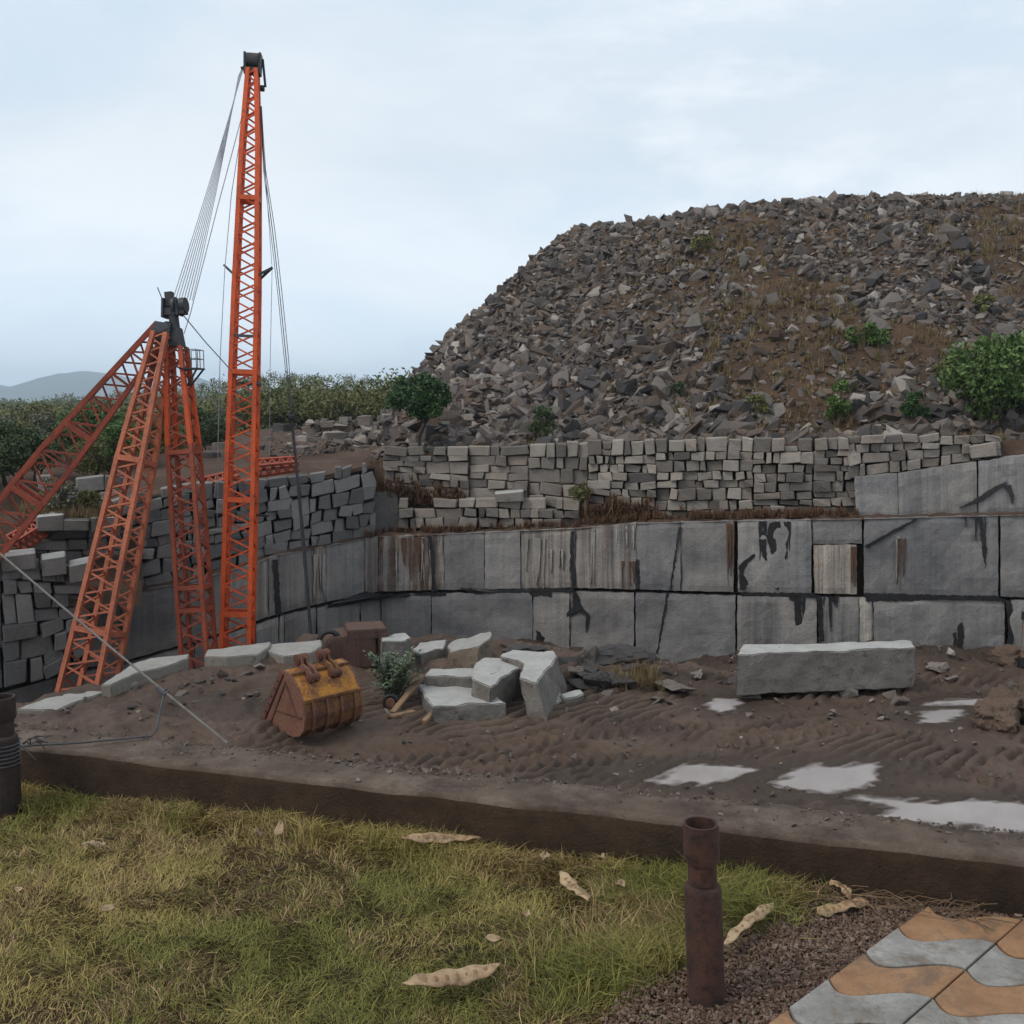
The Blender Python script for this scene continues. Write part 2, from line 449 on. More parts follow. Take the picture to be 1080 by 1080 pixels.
def m_tile(name, c1, c2, c3):
    m = M(name, 0.72, 0.35); v = m.coord(jitter=True)
    col = m.ramp(m.noise(v, 7, 7, 0.72), [(0.3, c1), (0.5, c2), (0.72, c3)])
    col = m.mix(m.ramp(m.noise(v, 90, 4, 0.7), [(0.5, 0.0), (0.75, 0.4)]), col, tuple(0.5 * x for x in c1))
    col = m.mix(m.ramp(m.noise(v, 6, 9, 0.8, 0.5), [(0.50, 0.0), (0.62, 0.75)]), col, (0.11, 0.075, 0.05))
    m.color(col)
    m.bump(m.mix(0.5, m.noise(v, 40, 5, 0.7), m.noise(v, 150, 3, 0.7)), 0.5, 0.004)
    return m.m
MAT['tile_orange'] = m_tile("terracotta_tile", (0.17, 0.085, 0.040), (0.255, 0.135, 0.064), (0.31, 0.18, 0.095))
MAT['tile_grey'] = m_tile("grey_tile", (0.14, 0.130, 0.114), (0.225, 0.212, 0.190), (0.34, 0.325, 0.298))

# ================================================================== WALL GEOMETRY TABLES (photo columns -> metres)
WX = [-160, 0, 130, 200, 270, 300, 335, 370, 400, 500, 610, 670, 780, 900, 1080, 1300]
WD = [23.6, 24.3, 25.2, 25.9, 26.7, 27.3, 28.4, 29.5, 30.0, 29.4, 28.0, 27.0, 25.5, 24.5, 23.7, 22.8]
def D(px): return float(np.interp(px, WX, WD))
T1X = [-160, 0, 130, 200, 268, 300, 350, 400, 480, 610, 780, 990, 1080, 1300]
T1Y = [735, 722, 700, 680, 658, 647, 636, 626, 624, 622, 627, 630, 632, 636]
T2X = [-160, 0, 130, 200, 270, 290, 330, 370, 400, 500, 610, 670, 780, 910, 1080, 1300]
T2Y = [655, 642, 626, 614, 594, 586, 579, 571, 566, 562, 557, 552, 549, 547, 543, 540]
T3X = [-160, 0, 60, 130, 200, 270, 340, 395, 405, 500, 600, 700, 780, 900, 1080, 1300]
T3Y = [514, 512, 510, 524, 510, 506, 497, 484, 475, 472, 468, 465, 465, 463, 460, 458]
def t1(px): return float(np.interp(px, T1X, T1Y))
def t2(px): return float(np.interp(px, T2X, T2Y))
def t3(px): return float(np.interp(px, T3X, T3Y))
def W(px, py, back=0.0): return at_y(px, py, D(px) + back)

YZ = -4.4          # yard level
PITZ = -8.4        # pit floor

# slab line between yard and pit
LA = at_z(20, 757, -3.85)[:2]; LB = at_z(332, 684, -3.85)[:2]
LD = (LB - LA) / np.linalg.norm(LB - LA); LN = np.array([LD[1], -LD[0]])   # LN points to the yard side
def sdist(x, y): return (x - LA[0]) * LN[0] + (y - LA[1]) * LN[1]

# wall plan in world coordinates for ditch
_wp = np.array([at_y(p, 560, D(p)) for p in np.linspace(-160, 1300, 120)])
def wall_y(x): return np.interp(x, _wp[:, 0], _wp[:, 1])

def yard_base(x, y):
    x = np.asarray(x, float); y = np.asarray(y, float)
    z = np.full(np.broadcast(x, y).shape, YZ)
    s = sdist(x, y)
    heap = 0.55 * sstep(4.2, 0.3, s) * sstep(-3.2, -4.6, x)
    z = z + heap
    z = z + 0.15 * np.exp(-(((x + 3.4) / 0.95) ** 2 + ((y - 18.5) / 0.75) ** 2))
    gap = wall_y(x) - y
    z = z - 0.75 * sstep(4.0, 0.8, gap) * sstep(7.0, 4.0, x) * sstep(-3.8, -2.0, x)
    z = z + 0.22 * sstep(3.0, 0.3, gap) * sstep(6.5, 8.5, x)
    z = z + 0.35 * np.exp(-(((x - 2.6) / 1.6) ** 2 + ((y - 22.0) / 0.9) ** 2))
    z = z + (PITZ - z) * sstep(-0.75, -1.25, s)
    return z

def gz(x, y): return float(yard_base(np.array([x]), np.array([y]))[0])
def on_yard(px, py, lift=0.0):
    z = YZ
    for _ in range(12):
        p = at_z(px, py, z); z = 0.5 * z + 0.5 * gz(p[0], p[1])
    p = at_z(px, py, z); return np.array([p[0], p[1], gz(p[0], p[1]) + lift])

exec_parts = []
# ================================================================== KERB LINE, LAWN, YARD
KA = at_z(20, 788, 0.18)[:2]; KB = at_z(1080, 911, 0.18)[:2]
KD = (KB - KA) / np.linalg.norm(KB - KA); KN = np.array([-KD[1], KD[0]])      # KN points away from camera
KW = 0.29
def kdist(x, y): return (np.asarray(x) - KA[0]) * KN[0] + (np.asarray(y) - KA[1]) * KN[1]
def kpt(s, n, z): p = KA + KD * s + KN * n; return np.array([p[0], p[1], z])
KL = float(np.linalg.norm(KB - KA))

# ---- puddles: outlines in photo columns/rows on the yard level
def pud(pts, lev=-0.03): return np.array([at_z(px, py, YZ + lev)[:2] for px, py in pts])
PUD = [
    ("small round milky puddle beside the left end of the long stone block", pud([(743, 744), (748, 737), (762, 735), (778, 736), (784, 741), (778, 749), (762, 752), (748, 750)])),
    ("thin milky puddle sliver at the back, between the long block and the earth lump", pud([(968, 744), (985, 739), (1010, 737), (1036, 737), (1033, 744), (1010, 746), (985, 746)])),
    ("small milky puddle in front of the thin sliver, left of the earth lump", pud([(968, 762), (974, 750), (990, 748), (1020, 748), (1014, 754), (1000, 760), (985, 763)])),
    ("milky puddle furthest left along the kerb, with pointed left end", pud([(684, 823), (705, 815), (725, 808), (745, 806), (780, 808), (800, 812), (782, 820), (760, 823), (744, 829), (728, 824), (706, 828)])),
    ("ragged milky puddle in the middle of the three along the kerb", pud([(818, 826), (840, 812), (858, 806), (885, 808), (915, 806), (934, 808), (918, 818), (920, 826), (902, 835), (884, 842), (858, 836), (838, 832)])),
    ("largest milky puddle, running out along the kerb at the far right", pud([(884, 842), (905, 838), (940, 843), (985, 847), (1030, 846), (1120, 850), (1180, 856), (1180, 890), (1090, 880), (1050, 876), (1010, 869), (960, 869), (928, 862), (940, 853), (915, 847)])),
]
def polysd(poly, x, y):
    """signed distance, negative inside"""
    n = len(poly); d2 = np.full(x.shape, 1e9); ins = np.zeros(x.shape, bool)
    for i in range(n):
        ax, ay = poly[i]; bx, by = poly[(i + 1) % n]
        ex, ey = bx - ax, by - ay
        t = np.clip(((x - ax) * ex + (y - ay) * ey) / (ex * ex + ey * ey), 0, 1)
        d2 = np.minimum(d2, (x - ax - ex * t) ** 2 + (y - ay - ey * t) ** 2)
        c = ((ay > y) != (by > y)) & (x < ex * (y - ay) / (ey if abs(ey) > 1e-9 else 1e-9) + ax)
        ins ^= c
    d = np.sqrt(d2)
    return np.where(ins, -d, d)

xs = np.concatenate([np.arange(-16, -9, 0.25), np.arange(-9, 11.5, 0.042), np.arange(11.5, 17, 0.25)])
ys = np.concatenate([np.arange(2.0, 12.4, 0.3), np.arange(12.4, 27.5, 0.045), np.arange(27.5, 32, 0.3)])
GX, GY = np.meshgrid(xs, ys, indexing='ij')
GZ = yard_base(GX, GY)
kd = kdist(GX, GY)
rel = (fbm(GX * 0.6, GY * 0.6, 4) - 0.5) * 0.16 + (fbm(GX * 3.1, GY * 3.1, 4) - 0.5) * 0.06 + (fbm(GX * 11, GY * 11, 3) - 0.5) * 0.035
# tyre lug marks: slanting ridges in sweeping bands
wx = GX + 0.8 * (fbm(GX * 0.25 + 9, GY * 0.25, 3) - 0.5); wy = GY + 0.8 * (fbm(GX * 0.25, GY * 0.25 + 5, 3) - 0.5)
def ridges(ang, lam, seed):
    c, s_ = math.cos(ang), math.sin(ang)
    u = -wx * s_ + wy * c
    ph = 2 * math.pi * u / lam + 2.5 * fbm(GX * 1.3 + seed, GY * 1.3, 3)
    r = np.sin(ph)
    return np.where(r > -0.2, 0.35 * r + 0.1, 0.03 - 1.25 * (np.abs(r) - 0.2) ** 1.2)
b1 = sstep(0.38, 0.52, vnoise(GX * 0.35 + 3, GY * 0.55 + 7)); b2 = sstep(0.44, 0.56, vnoise(GX * 0.4 + 40, GY * 0.6 + 2))
brk = sstep(0.32, 0.48, fbm(GX * 1.1 + 70, GY * 1.7, 3))
flat = sstep(12.6, 13.6, GY) * sstep(23.0, 21.0, GY) * sstep(-5.2, -4.0, GX)
tr = ridges(0.75, 0.25, 3.0) * b1 * brk + ridges(0.42, 0.29, 11.0) * b2 * (1 - b1) * brk + 0.7 * ridges(0.95, 0.22, 23.0) * (1 - b1) * (1 - b2) * sstep(.45, .6, fbm(GX * .7 + 20, GY * .9 + 50, 3))
# two tyre ruts with lugs
for (p, q, wdt) in (((-4.5, 15.2), (9.5, 19.4), 0.45), ((-3.5, 16.6), (9.5, 20.8), 0.45), ((-1.5, 14.4), (10, 16.3), 0.4)):
    ex, ey = q[0] - p[0], q[1] - p[1]; L = math.hypot(ex, ey)
    u = ((GX - p[0]) * ex + (GY - p[1]) * ey) / L; w_ = (-(GX - p[0]) * ey + (GY - p[1]) * ex) / L + 0.5 * (fbm(u * 0.3, u * 0 + 3.0, 2) - 0.5)
    band = np.exp(-(w_ / wdt) ** 4)
    lug = np.sin(2 * math.pi * (u + np.abs(w_) * 0.6) / 0.30)
    tr = tr * (1 - band * 0.8) + band * (0.45 * lug * brk - 0.45)
rel = rel + 0.15 * tr * flat + (fbm(GX * 5 + 8, GY * 5, 4) - 0.5) * 0.07 * flat
rough = sstep(-3.0, -4.5, GX) + sstep(20.0, 21.5, GY)
rel = rel + rough * (fbm(GX * 2.2 + 5, GY * 2.2, 5) - 0.5) * 0.34
wet = np.zeros(GX.shape)
ragged = (fbm(GX * 2.4, GY * 5, 4) - 0.5) * 0.42
sdmin = np.full(GX.shape, 9.0)
for lab, poly in PUD: sdmin = np.minimum(sdmin, polysd(poly, GX, GY) + ragged * 0.8)
rel = np.where((sdmin > 0.1) & (sdmin < 0.9), np.maximum(rel, -0.022), rel)
for lab, poly in PUD:
    sd = polysd(poly, GX, GY) + ragged * 0.8 - 0.05
    k = sstep(0.45, -0.05, sd)
    rel = rel * (1 - 0.88 * k) - 0.03 * sstep(0.10, 0.0, sd) - 0.06 * sstep(0.0, -0.2, sd)
    wet = np.maximum(wet, sstep(0.75, 0.0, sd))
gap = wall_y(GX) - GY
wet = np.maximum(wet, sstep(2.4, 0.5, gap) * sstep(-2.5, 0.5, GX))
wet = np.maximum(wet, 0.75 * sstep(0.52, 0.68, fbm(GX * 0.5 + 33, GY * 0.8, 4)))
GZ = GZ + rel * np.clip((kd - 5) / 3, 0, 1)
bank = -0.25 - (kd - KW) * 0.86
GZ = np.where(kd < 6.5, np.maximum(GZ, bank), GZ)
GZ = np.where(kd < 0.12, -0.6, GZ)
gv = np.stack([GX.ravel(), GY.ravel(), GZ.ravel()], 1)
me = npmesh("yard_ground", gv, grid_faces(len(xs), len(ys)), smooth=True)
at = me.attributes.new("wet", 'FLOAT', 'POINT'); at.data.foreach_set("value", wet.ravel().astype(np.float32))
props(link("yard_ground", me, MAT['mud']), "dark brown muddy quarry yard with slanting tyre marks and puddles", "ground", None, "structure")

from math import floor
for pi_, (lab, poly) in enumerate(PUD):
    lv_ = YZ - 0.034 + 0.002 * pi_
    lo_, hi_ = poly.min(0) - .5, poly.max(0) + .5
    i0, i1 = np.searchsorted(xs, lo_[0]), min(len(xs) - 1, np.searchsorted(xs, hi_[0])); j0, j1 = np.searchsorted(ys, lo_[1]), min(len(ys) - 1, np.searchsorted(ys, hi_[1]))
    px_, py_, pz_ = GX[i0:i1, j0:j1], GY[i0:i1, j0:j1], GZ[i0:i1, j0:j1]
    dep = (lv_ - pz_).ravel(); sdp = polysd(poly, px_, py_).ravel()
    oth = np.full(sdp.shape, 9.0)
    for k_, (_, p2) in enumerate(PUD):
        if k_ != pi_: oth = np.minimum(oth, polysd(p2, px_, py_).ravel())
    ff = grid_faces(px_.shape[0], px_.shape[1])
    own = (sdp <= oth) & (sdp < .45)
    ff = ff[(dep[ff].max(1) > -0.01) & own[ff].all(1)]
    used = np.unique(ff); rm = np.zeros(len(dep), int); rm[used] = np.arange(len(used))
    vv_ = np.stack([px_.ravel(), py_.ravel(), np.full(len(dep), lv_)], 1)[used]
    me = npmesh("puddle_water", vv_, rm[ff], smooth=True)
    at = me.attributes.new("depth", 'FLOAT', 'POINT'); at.data.foreach_set("value", dep[used].astype(np.float32))
    props(link("puddle_water", me, MAT['water']), lab, "puddle", None, "structure")

# ---- lawn soil
sA = np.arange(-9.0, 9.01, 0.15); nA = np.concatenate([np.arange(-12, -3, 1.0), np.arange(-3, 0.02, 0.1)])
SA, NA = np.meshgrid(sA, nA, indexing='ij')
LX = KA[0] + KD[0] * SA + KN[0] * NA; LY = KA[1] + KD[1] * SA + KN[1] * NA
def lawn_z(x, y): return (fbm(np.asarray(x) * 1.6, np.asarray(y) * 1.6, 3) - 0.5) * 0.05 - 0.02
LZ = lawn_z(LX, LY)
me = npmesh("lawn_soil", np.stack([LX.ravel(), LY.ravel(), LZ.ravel()], 1), grid_faces(len(sA), len(nA))[:, ::-1], smooth=True)
props(link("lawn_soil", me, MAT['lawn_soil']), "dark soil showing between the lawn grass in front of the kerb", "soil", None, "structure")

# ---- kerb: worn concrete beam
prof = [(0.0, -0.30), (0.0, 0.168), (0.012, 0.18), (0.10, 0.182), (0.20, 0.182), (KW - 0.03, 0.18), (KW, 0.155), (KW, -0.5)]
ss = np.arange(-3.0, KL + 4.5, 0.03)
prof2 = []
for (a, b), (c, d) in zip(prof[:-1], prof[1:]):
    n = max(1, int(math.hypot(c - a, d - b) / 0.035))
    prof2 += [(a + (c - a) * i / n, b + (d - b) * i / n) for i in range(n)]
prof2.append(prof[-1])
vs = []
for s in ss:
    for (n, z) in prof2:
        q = mnoise.fractal(Vector((s * 3, n * 8, z * 8)), 1.0, 2.0, 4) * 0.006
        e = mnoise.noise(Vector((s * 1.1, 4.0, 0))) * 0.012
        e2 = (mnoise.fractal(Vector((s * 2.6, 9.0, 0)), 1.0, 2.0, 5) * 0.09 if n > KW - 0.06 else 0)
        vs.append(kpt(s, n + q + e * 0.6 + e2 * 0.6, z + (q + e * 0.4 if z > 0 else 0) - (abs(e2) * 0.4)))
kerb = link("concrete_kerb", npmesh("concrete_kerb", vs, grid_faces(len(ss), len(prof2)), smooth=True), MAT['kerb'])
props(kerb, "low weathered concrete kerb wall running along the lawn's far edge, pale dusty top", "kerb wall")

# ================================================================== SAWN QUARRY FACE
def panel(name, pts, parent, stain=(0.2, 0.3, 0.1), depth=1.2, off=0.0, label=None, nu=None, nv=None):
    """pts: TL, TR, BR, BL in photo coordinates on the wall plane"""
    r = random.Random(hash((round(pts[0][0]), round(pts[0][1]))) & 0xffff)
    wpx = abs(pts[1][0] - pts[0][0]); hpx = abs(pts[3][1] - pts[0][1])
    nu = nu or max(6, int(wpx / 5)); nv = nv or max(6, int(hpx / 6))
    o1, o2 = r.uniform(0, 0.05), r.uniform(0, 0.05)
    vs = []; uvs = []
    ou, ov = r.uniform(0, 50), r.uniform(0, 50)
    px_m = D((pts[0][0] + pts[1][0]) / 2) / F
    for i in range(nu + 1):
        u = i / nu
        for j in range(nv + 1):
            v = j / nv
            px = (pts[0][0] * (1 - u) + pts[1][0] * u) * (1 - v) + (pts[3][0] * (1 - u) + pts[2][0] * u) * v
            py = (pts[0][1] * (1 - u) + pts[1][1] * u) * (1 - v) + (pts[3][1] * (1 - u) + pts[2][1] * u) * v
            e = 0.0
            if i in (0, nu): px += r.uniform(-0.4, 0.4); e += 0.022
            if j in (0, nv): py += r.uniform(-0.6, 0.4); e += 0.022
            q = mnoise.fractal(Vector((px * 0.03, py * 0.03, ou)), 1.0, 2.0, 5) * 0.05
            vs.append(W(px, py, off + o1 * (1 - u) + o2 * u + e + q))
            uvs.append((ou + u * wpx * px_m, ov + (1 - v) * hpx * px_m))
    n0 = len(vs)
    fs = [list(f[::-1]) for f in grid_faces(nu + 1, nv + 1)]
    rim = [i * (nv + 1) for i in range(nu + 1)] + [nu * (nv + 1) + j for j in range(1, nv + 1)] + \
          [i * (nv + 1) + nv for i in range(nu - 1, -1, -1)] + [j for j in range(nv - 1, 0, -1)]
    for k in rim:
        p = vs[k]; d = p[:2] / np.linalg.norm(p[:2])
        vs.append(np.array([p[0] + d[0] * depth, p[1] + d[1] * depth, p[2]])); uvs.append((uvs[k][0] + depth, uvs[k][1]))
    m_ = len(rim)
    for i in range(m_):
        fs.append([rim[i], rim[(i + 1) % m_], n0 + (i + 1) % m_, n0 + i])
    me = npmesh(name, vs, fs)
    uvl = me.uv_layers.new(name="UVMap")
    li = np.zeros(len(me.loops), np.int32); me.loops.foreach_get("vertex_index", li)
    uvl.data.foreach_set("uv", np.array(uvs, np.float32)[li].ravel())
    ca = me.color_attributes.new("stain", 'FLOAT_COLOR', 'POINT')
    ca.data.foreach_set("color", np.tile(np.array([*stain, 1.0], np.float32), (len(vs), 1)).ravel())
    o = link(name, me, MAT['cut'], parent)
    if label: o["label"] = label
    return o

def dark_shape(parent, poly, proud=0.012, jag=0.0, label=None, name="seep_stain"):
    """thin wet black streak lying on the face, outline in photo coordinates"""
    mb = MB(); front = []
    for i, (px, py) in enumerate(poly):
        nx, ny = poly[(i + 1) % len(poly)]
        n = max(1, int(math.hypot(nx - px, ny - py) / 2.5))
        for k in range(n):
            t = k / n
            front.append(W(px + (nx - px) * t + random.uniform(-jag, jag), py + (ny - py) * t + random.uniform(-jag, jag), -proud - 0.012))
    c = np.mean(front, 0)
    d = np.array([c[0], c[1], 0]); d /= np.linalg.norm(d)
    mb.prism(front, d * 0.10)
    o = mb.build(name, MAT['seep'], parent)
    if label: o["label"] = label
    return o

qw = props(empty("quarry_wall", W(540, 690)), "sawn grey granite quarry face in two tall benches behind the yard, streaked with stains", "quarry wall")
def rel_parent(o, root):
    o.parent = root; o.matrix_parent_inverse = Matrix.Translation(-root.location)
def t1m(px): return t1(px)
UP = [(-160, -60, (.1, .1, .1)), (-60, 40, (.1, .1, .1)), (40, 128, (.1, .2, .2)), (128, 200, (.05, .15, .15)), (200, 268, (.1, .2, .2)), (268, 283, (.5, .5, .4)), (283, 294, (.3, .4, 1.0)), (294, 332, (.25, .3, .5)),
      (332, 344, (.7, .9, .4)), (344, 384, (.1, .2, .15)), (384, 399, (.5, .8, .4)), (399, 452, (.95, .5, .4)), (452, 468, (.6, .9, .8)), (468, 511, (.0, .08, .0)), (511, 549, (.0, .2, .0)),
      (549, 607, (.2, .8, .2)), (607, 671, (.55, .5, .3)), (671, 718, (.0, .12, .0)), (718, 774, (.05, .12, .0)), (778, 856, (.05, .15, .15)), (911, 1053, (.05, .12, .05)), (1055, 1190, (.0, .05, .05)), (1190, 1300, (.1, .1, .1))]
panels = []
for a, b, st in UP:
    g = 0.22
    panels.append(panel("bench_panel", [(a + g, t2(a)), (b - g, t2(b)), (b - g, t1(b) - 2.2), (a + g, t1(a) - 2.2)], None, st))
# split column: short top block over a white-streaked lower one
panels.append(panel("bench_panel", [(857, t2(857)), (909, t2(909)), (909, 573), (857, 574)], None, (.0, .1, .1), off=0.05))
pw = panel("bench_panel", [(858, 575.5), (903, 574.5), (904, 627), (859, 626)], None, (.35, 1.0, .0), off=0.02, label="pale panel covered in white streaks")
panels.append(pw)
panels.append(panel("bench_panel", [(903.5, 575), (910, 574.5), (910, 627), (904.5, 627)], None, (.6, .0, 1.0), off=0.35))
LO = [(-160, -40, (.1, .1, .1)), (-40, 60, (.1, .1, .1)), (60, 128, (.1, .1, .2)), (128, 205, (.05, .1, .1)), (205, 270, (.1, .2, .3)), (270, 294, (.1, .3, .3)), (294, 300, (.3, .2, 1.0)), (300, 334, (.2, .2, .3)), (334, 380, (.1, .2, .2)),
      (380, 402, (.1, .2, .3)), (402, 455, (.05, .1, .2)), (455, 562, (.0, .05, .05)), (562, 601, (.0, .15, .1)), (601, 669, (.05, .1, .05)), (670, 776, (.0, .06, .0)), (777, 862, (.0, .2, .25)), (863, 906, (.0, .4, .2)), (906, 921, (.0, 1.0, .0)),
      (921, 1060, (.0, .12, .05)), (1064, 1190, (.05, .1, .1)), (1190, 1300, (.1, .1, .1))]
for a, b, st in LO:
    m1, m2 = t1(a) + 2.0, t1(b) + 2.0
    bot = 712 if a >= 540 else (720 if a > 330 else 790)
    panels.append(panel("bench_panel", [(a + .5, m1), (b - .5, m2), (b - .5, bot), (a + .5, bot)], None, st, off=random.uniform(-0.05, -0.01)))
for p in panels: rel_parent(p, qw)
# near-black sheet behind the joints: their shade is put into its colour
mb = MB(); pr = []
cols_ = np.linspace(-160, 1300, 90)
for px in cols_:
    pr.append(W(px, t2(px) + 0.6, 0.24)); pr.append(W(px, 800, 0.24))
mb.add(pr, [[2 * i, 2 * i + 2, 2 * i + 3, 2 * i + 1] for i in range(len(cols_) - 1)])
o = mb.build("joint_shadow_rock", MAT['core']); o.name = "joint_shade_backing"; rel_parent(o, qw)
# black seeps where the photo shows them
SE = [
    [(812, 552), (822, 550), (826, 565), (828, 585), (824, 600), (821, 622), (816, 621), (819, 600), (812, 580), (808, 566)],
    [(828, 552), (832, 552), (831, 572), (829, 590), (827, 590), (828, 570)], [(801, 556), (804, 556), (808, 582), (811, 600), (808, 598), (803, 580)],
    [(812, 629), (822, 629), (820, 640), (822, 652), (819, 664), (816, 645)], [(837, 629), (845, 629), (847, 674), (840, 676)],
    [(861, 629), (867, 629), (869, 676), (864, 676)], [(826, 629), (842, 629), (838, 634), (832, 633)], [(873, 630), (884, 630), (880, 640), (878, 633)],
    [(1032, 545), (1036, 545), (1041, 580), (1040, 600), (1037, 590)], [(1010, 660), (1015, 656), (1017, 672), (1014, 692), (1008, 697), (1010, 676)],
    [(1060, 633), (1066, 633), (1070, 650), (1069, 675), (1064, 690), (1060, 690), (1064, 665)], [(1005, 668), (1008, 667), (1009, 680), (1006, 680)],
    [(1022, 690), (1025, 690), (1026, 700), (1021, 700)],
    [(912, 626), (1050, 629), (1062, 634), (1000, 632), (960, 634), (914, 634)], [(782, 624.5), (860, 626), (860, 629.5), (782, 628.5)],
    [(602, 560), (606, 560), (605, 590), (607, 618), (604, 622), (601, 600)], [(671, 590), (674, 590), (675, 622), (672, 622)],
    [(452, 566), (455, 566), (458, 600), (459, 624), (455, 624), (455, 596)], [(287, 590), (293, 590), (297, 648), (291, 650)],
    [(604, 624), (608, 624), (612, 636), (616, 642), (622, 648), (621, 660), (618, 666), (618, 650), (610, 646), (600, 650), (590, 654), (596, 648), (604, 640)],
    [(565, 660), (572, 662), (576, 668), (573, 678), (566, 676)], [(400, 664), (408, 663), (409, 676), (400, 676)], [(472, 661), (480, 663), (480, 672), (474, 672)],
    [(912, 576), (940, 560), (966, 547), (968, 548), (942, 563), (914, 579)], [(716, 556), (718, 556), (708, 620), (706, 622)], [(703, 626), (705, 626), (694, 690), (692, 690)],
    [(779, 597), (786, 590), (796, 584), (797, 586), (788, 594), (784, 606), (790, 615), (786, 622), (780, 622)],
    [(558, 625), (582, 624), (582, 630), (576, 628), (560, 628)], [(484, 620), (520, 622), (560, 621), (604, 621), (604, 624), (500, 626)],
    [(385, 624), (400, 627), (420, 627), (470, 625), (470, 628), (400, 631), (372, 637), (345, 642), (346, 638)],
]
for s in SE: rel_parent(dark_shape(None, s, proud=0.0, jag=0.75), qw)

MAT['rust_stain'] = m_paint("rust_run_off", (.11, .055, .03), (.06, .032, .02), .5, .85)
MAT['white_stain'] = m_paint("lime_run_off", (.36, .33, .29), (.24, .215, .185), .5, .85)
rd = random.Random(17)
def drips(n, x0, x1, y0, lmin, lmax, w0, w1, name, mat):
    for _ in range(n):
        x = rd.uniform(x0, x1); L = rd.uniform(lmin, lmax); w = rd.uniform(w0, w1); k = rd.uniform(-.04, .04)
        L_ = []; R_ = []
        for q in range(7):
            t = q / 6; ww = w * (1 - t) ** .7 * rd.uniform(.7, 1.2) + .25; xc = x + k * L * t + rd.uniform(-.25, .25)
            L_.append((xc - ww / 2, y0 + L * t)); R_.append((xc + ww / 2, y0 + L * t))
        o = dark_shape(None, L_ + R_[::-1], proud=-.002, jag=.15, name=name); o.data.materials.clear(); o.data.materials.append(MAT[mat]); rel_parent(o, qw)
drips(7, 800, 838, 550, 14, 48, 1.5, 4.5, "seep_stain", 'seep'); drips(9, 808, 852, 629, 8, 34, 1.2, 4, "seep_stain", 'seep'); drips(3, 1018, 1042, 545, 8, 30, 1, 3, "seep_stain", 'seep'); drips(3, 862, 884, 629, 10, 40, 1.5, 4, "seep_stain", 'seep')
drips(3, 946, 957, 568, 40, 56, 2.5, 5, "rust_stain", 'rust_stain'); drips(3, 765, 777, 552, 50, 70, 1.5, 3.5, "rust_stain", 'rust_stain'); drips(3, 656, 670, 592, 20, 30, 2, 5, "rust_stain", 'rust_stain'); drips(4, 895, 904, 577, 25, 48, 1.5, 3, "rust_stain", 'rust_stain'); drips(4, 402, 450, 567, 30, 58, 2.5, 7, "rust_stain", 'rust_stain'); drips(2, 603, 607, 585, 25, 36, 2, 4, "rust_stain", 'rust_stain')
drips(6, 550, 575, 568, 25, 56, 1.2, 3.5, "white_stain", 'white_stain'); drips(5, 580, 603, 580, 15, 38, 1.2, 3, "white_stain", 'white_stain'); drips(4, 614, 628, 558, 40, 62, 1.5, 4, "white_stain", 'white_stain'); drips(3, 650, 668, 555, 15, 32, 1.2, 3, "white_stain", 'white_stain'); drips(3, 941, 960, 566, 40, 58, 1, 2, "white_stain", 'white_stain'); drips(4, 332, 346, 585, 30, 52, 1.5, 4, "white_stain", 'white_stain'); drips(4, 400, 452, 567, 40, 56, 1, 2.5, "white_stain", 'white_stain')

# upper-right third bench
ub = props(empty("quarry_wall", W(990, 545)), "shorter sawn grey bench at upper right, resting above the two tall benches", "quarry wall")
for pts, st in (([(901, 504), (946, 500), (948, 547), (903, 546)], (.0, .1, .0)), ([(947, 500), (1030, 487), (1031, 544), (948, 546)], (.05, .35, .0)), ([(1032, 487), (1100, 478), (1100, 541), (1032, 543)], (.2, .3, .1)), ([(1101, 478), (1300, 462), (1300, 540), (1101, 541)], (.1, .3, .1))):
    rel_parent(panel("bench_panel", pts, None, st, off=0.35, depth=0.9), ub)
for s in ([(1012, 536), (1030, 526), (1044, 516), (1062, 508), (1060, 512), (1034, 530)], [(1060, 512), (1066, 511), (1070, 524), (1068, 532), (1064, 520)]):
    rel_parent(dark_shape(None, s, proud=-0.32, jag=0.5, name="crack"), ub)

# ================================================================== DRY STACKED WALLS
def _chamfer_template(c=0.10):
    bm = bmesh.new()
    for sx in (-1, 1):
        for sy in (-1, 1):
            for sz in (-1, 1):
                for a in range(3):
                    p = [sx, sy, sz]
                    for k in range(3):
                        if k != a: p[k] *= (1 - c * 2)
                    bm.verts.new(p)
    bmesh.ops.convex_hull(bm, input=bm.verts)
    bmesh.ops.dissolve_limit(bm, angle_limit=0.02, verts=bm.verts, edges=bm.edges)
    bm.verts.index_update()
    v = np.array([q.co[:] for q in bm.verts]); f = [[q.index for q in t.verts] for t in bm.faces]
    bm.free(); return v, f
TV, TF = _chamfer_template(0.055)

def block8(mb, c8):
    """c8[sx][sy][sz] corner points -> chamfered block; sy=0 front, 1 back"""
    w = (TV + 1) / 2
    out = np.zeros((len(TV), 3))
    for a in (0, 1):
        for b in (0, 1):
            for c in (0, 1):
                k = (w[:, 0] if a else 1 - w[:, 0]) * (w[:, 1] if b else 1 - w[:, 1]) * (w[:, 2] if c else 1 - w[:, 2])
                out += k[:, None] * c8[a][b][c]
    mb.add(out, TF)

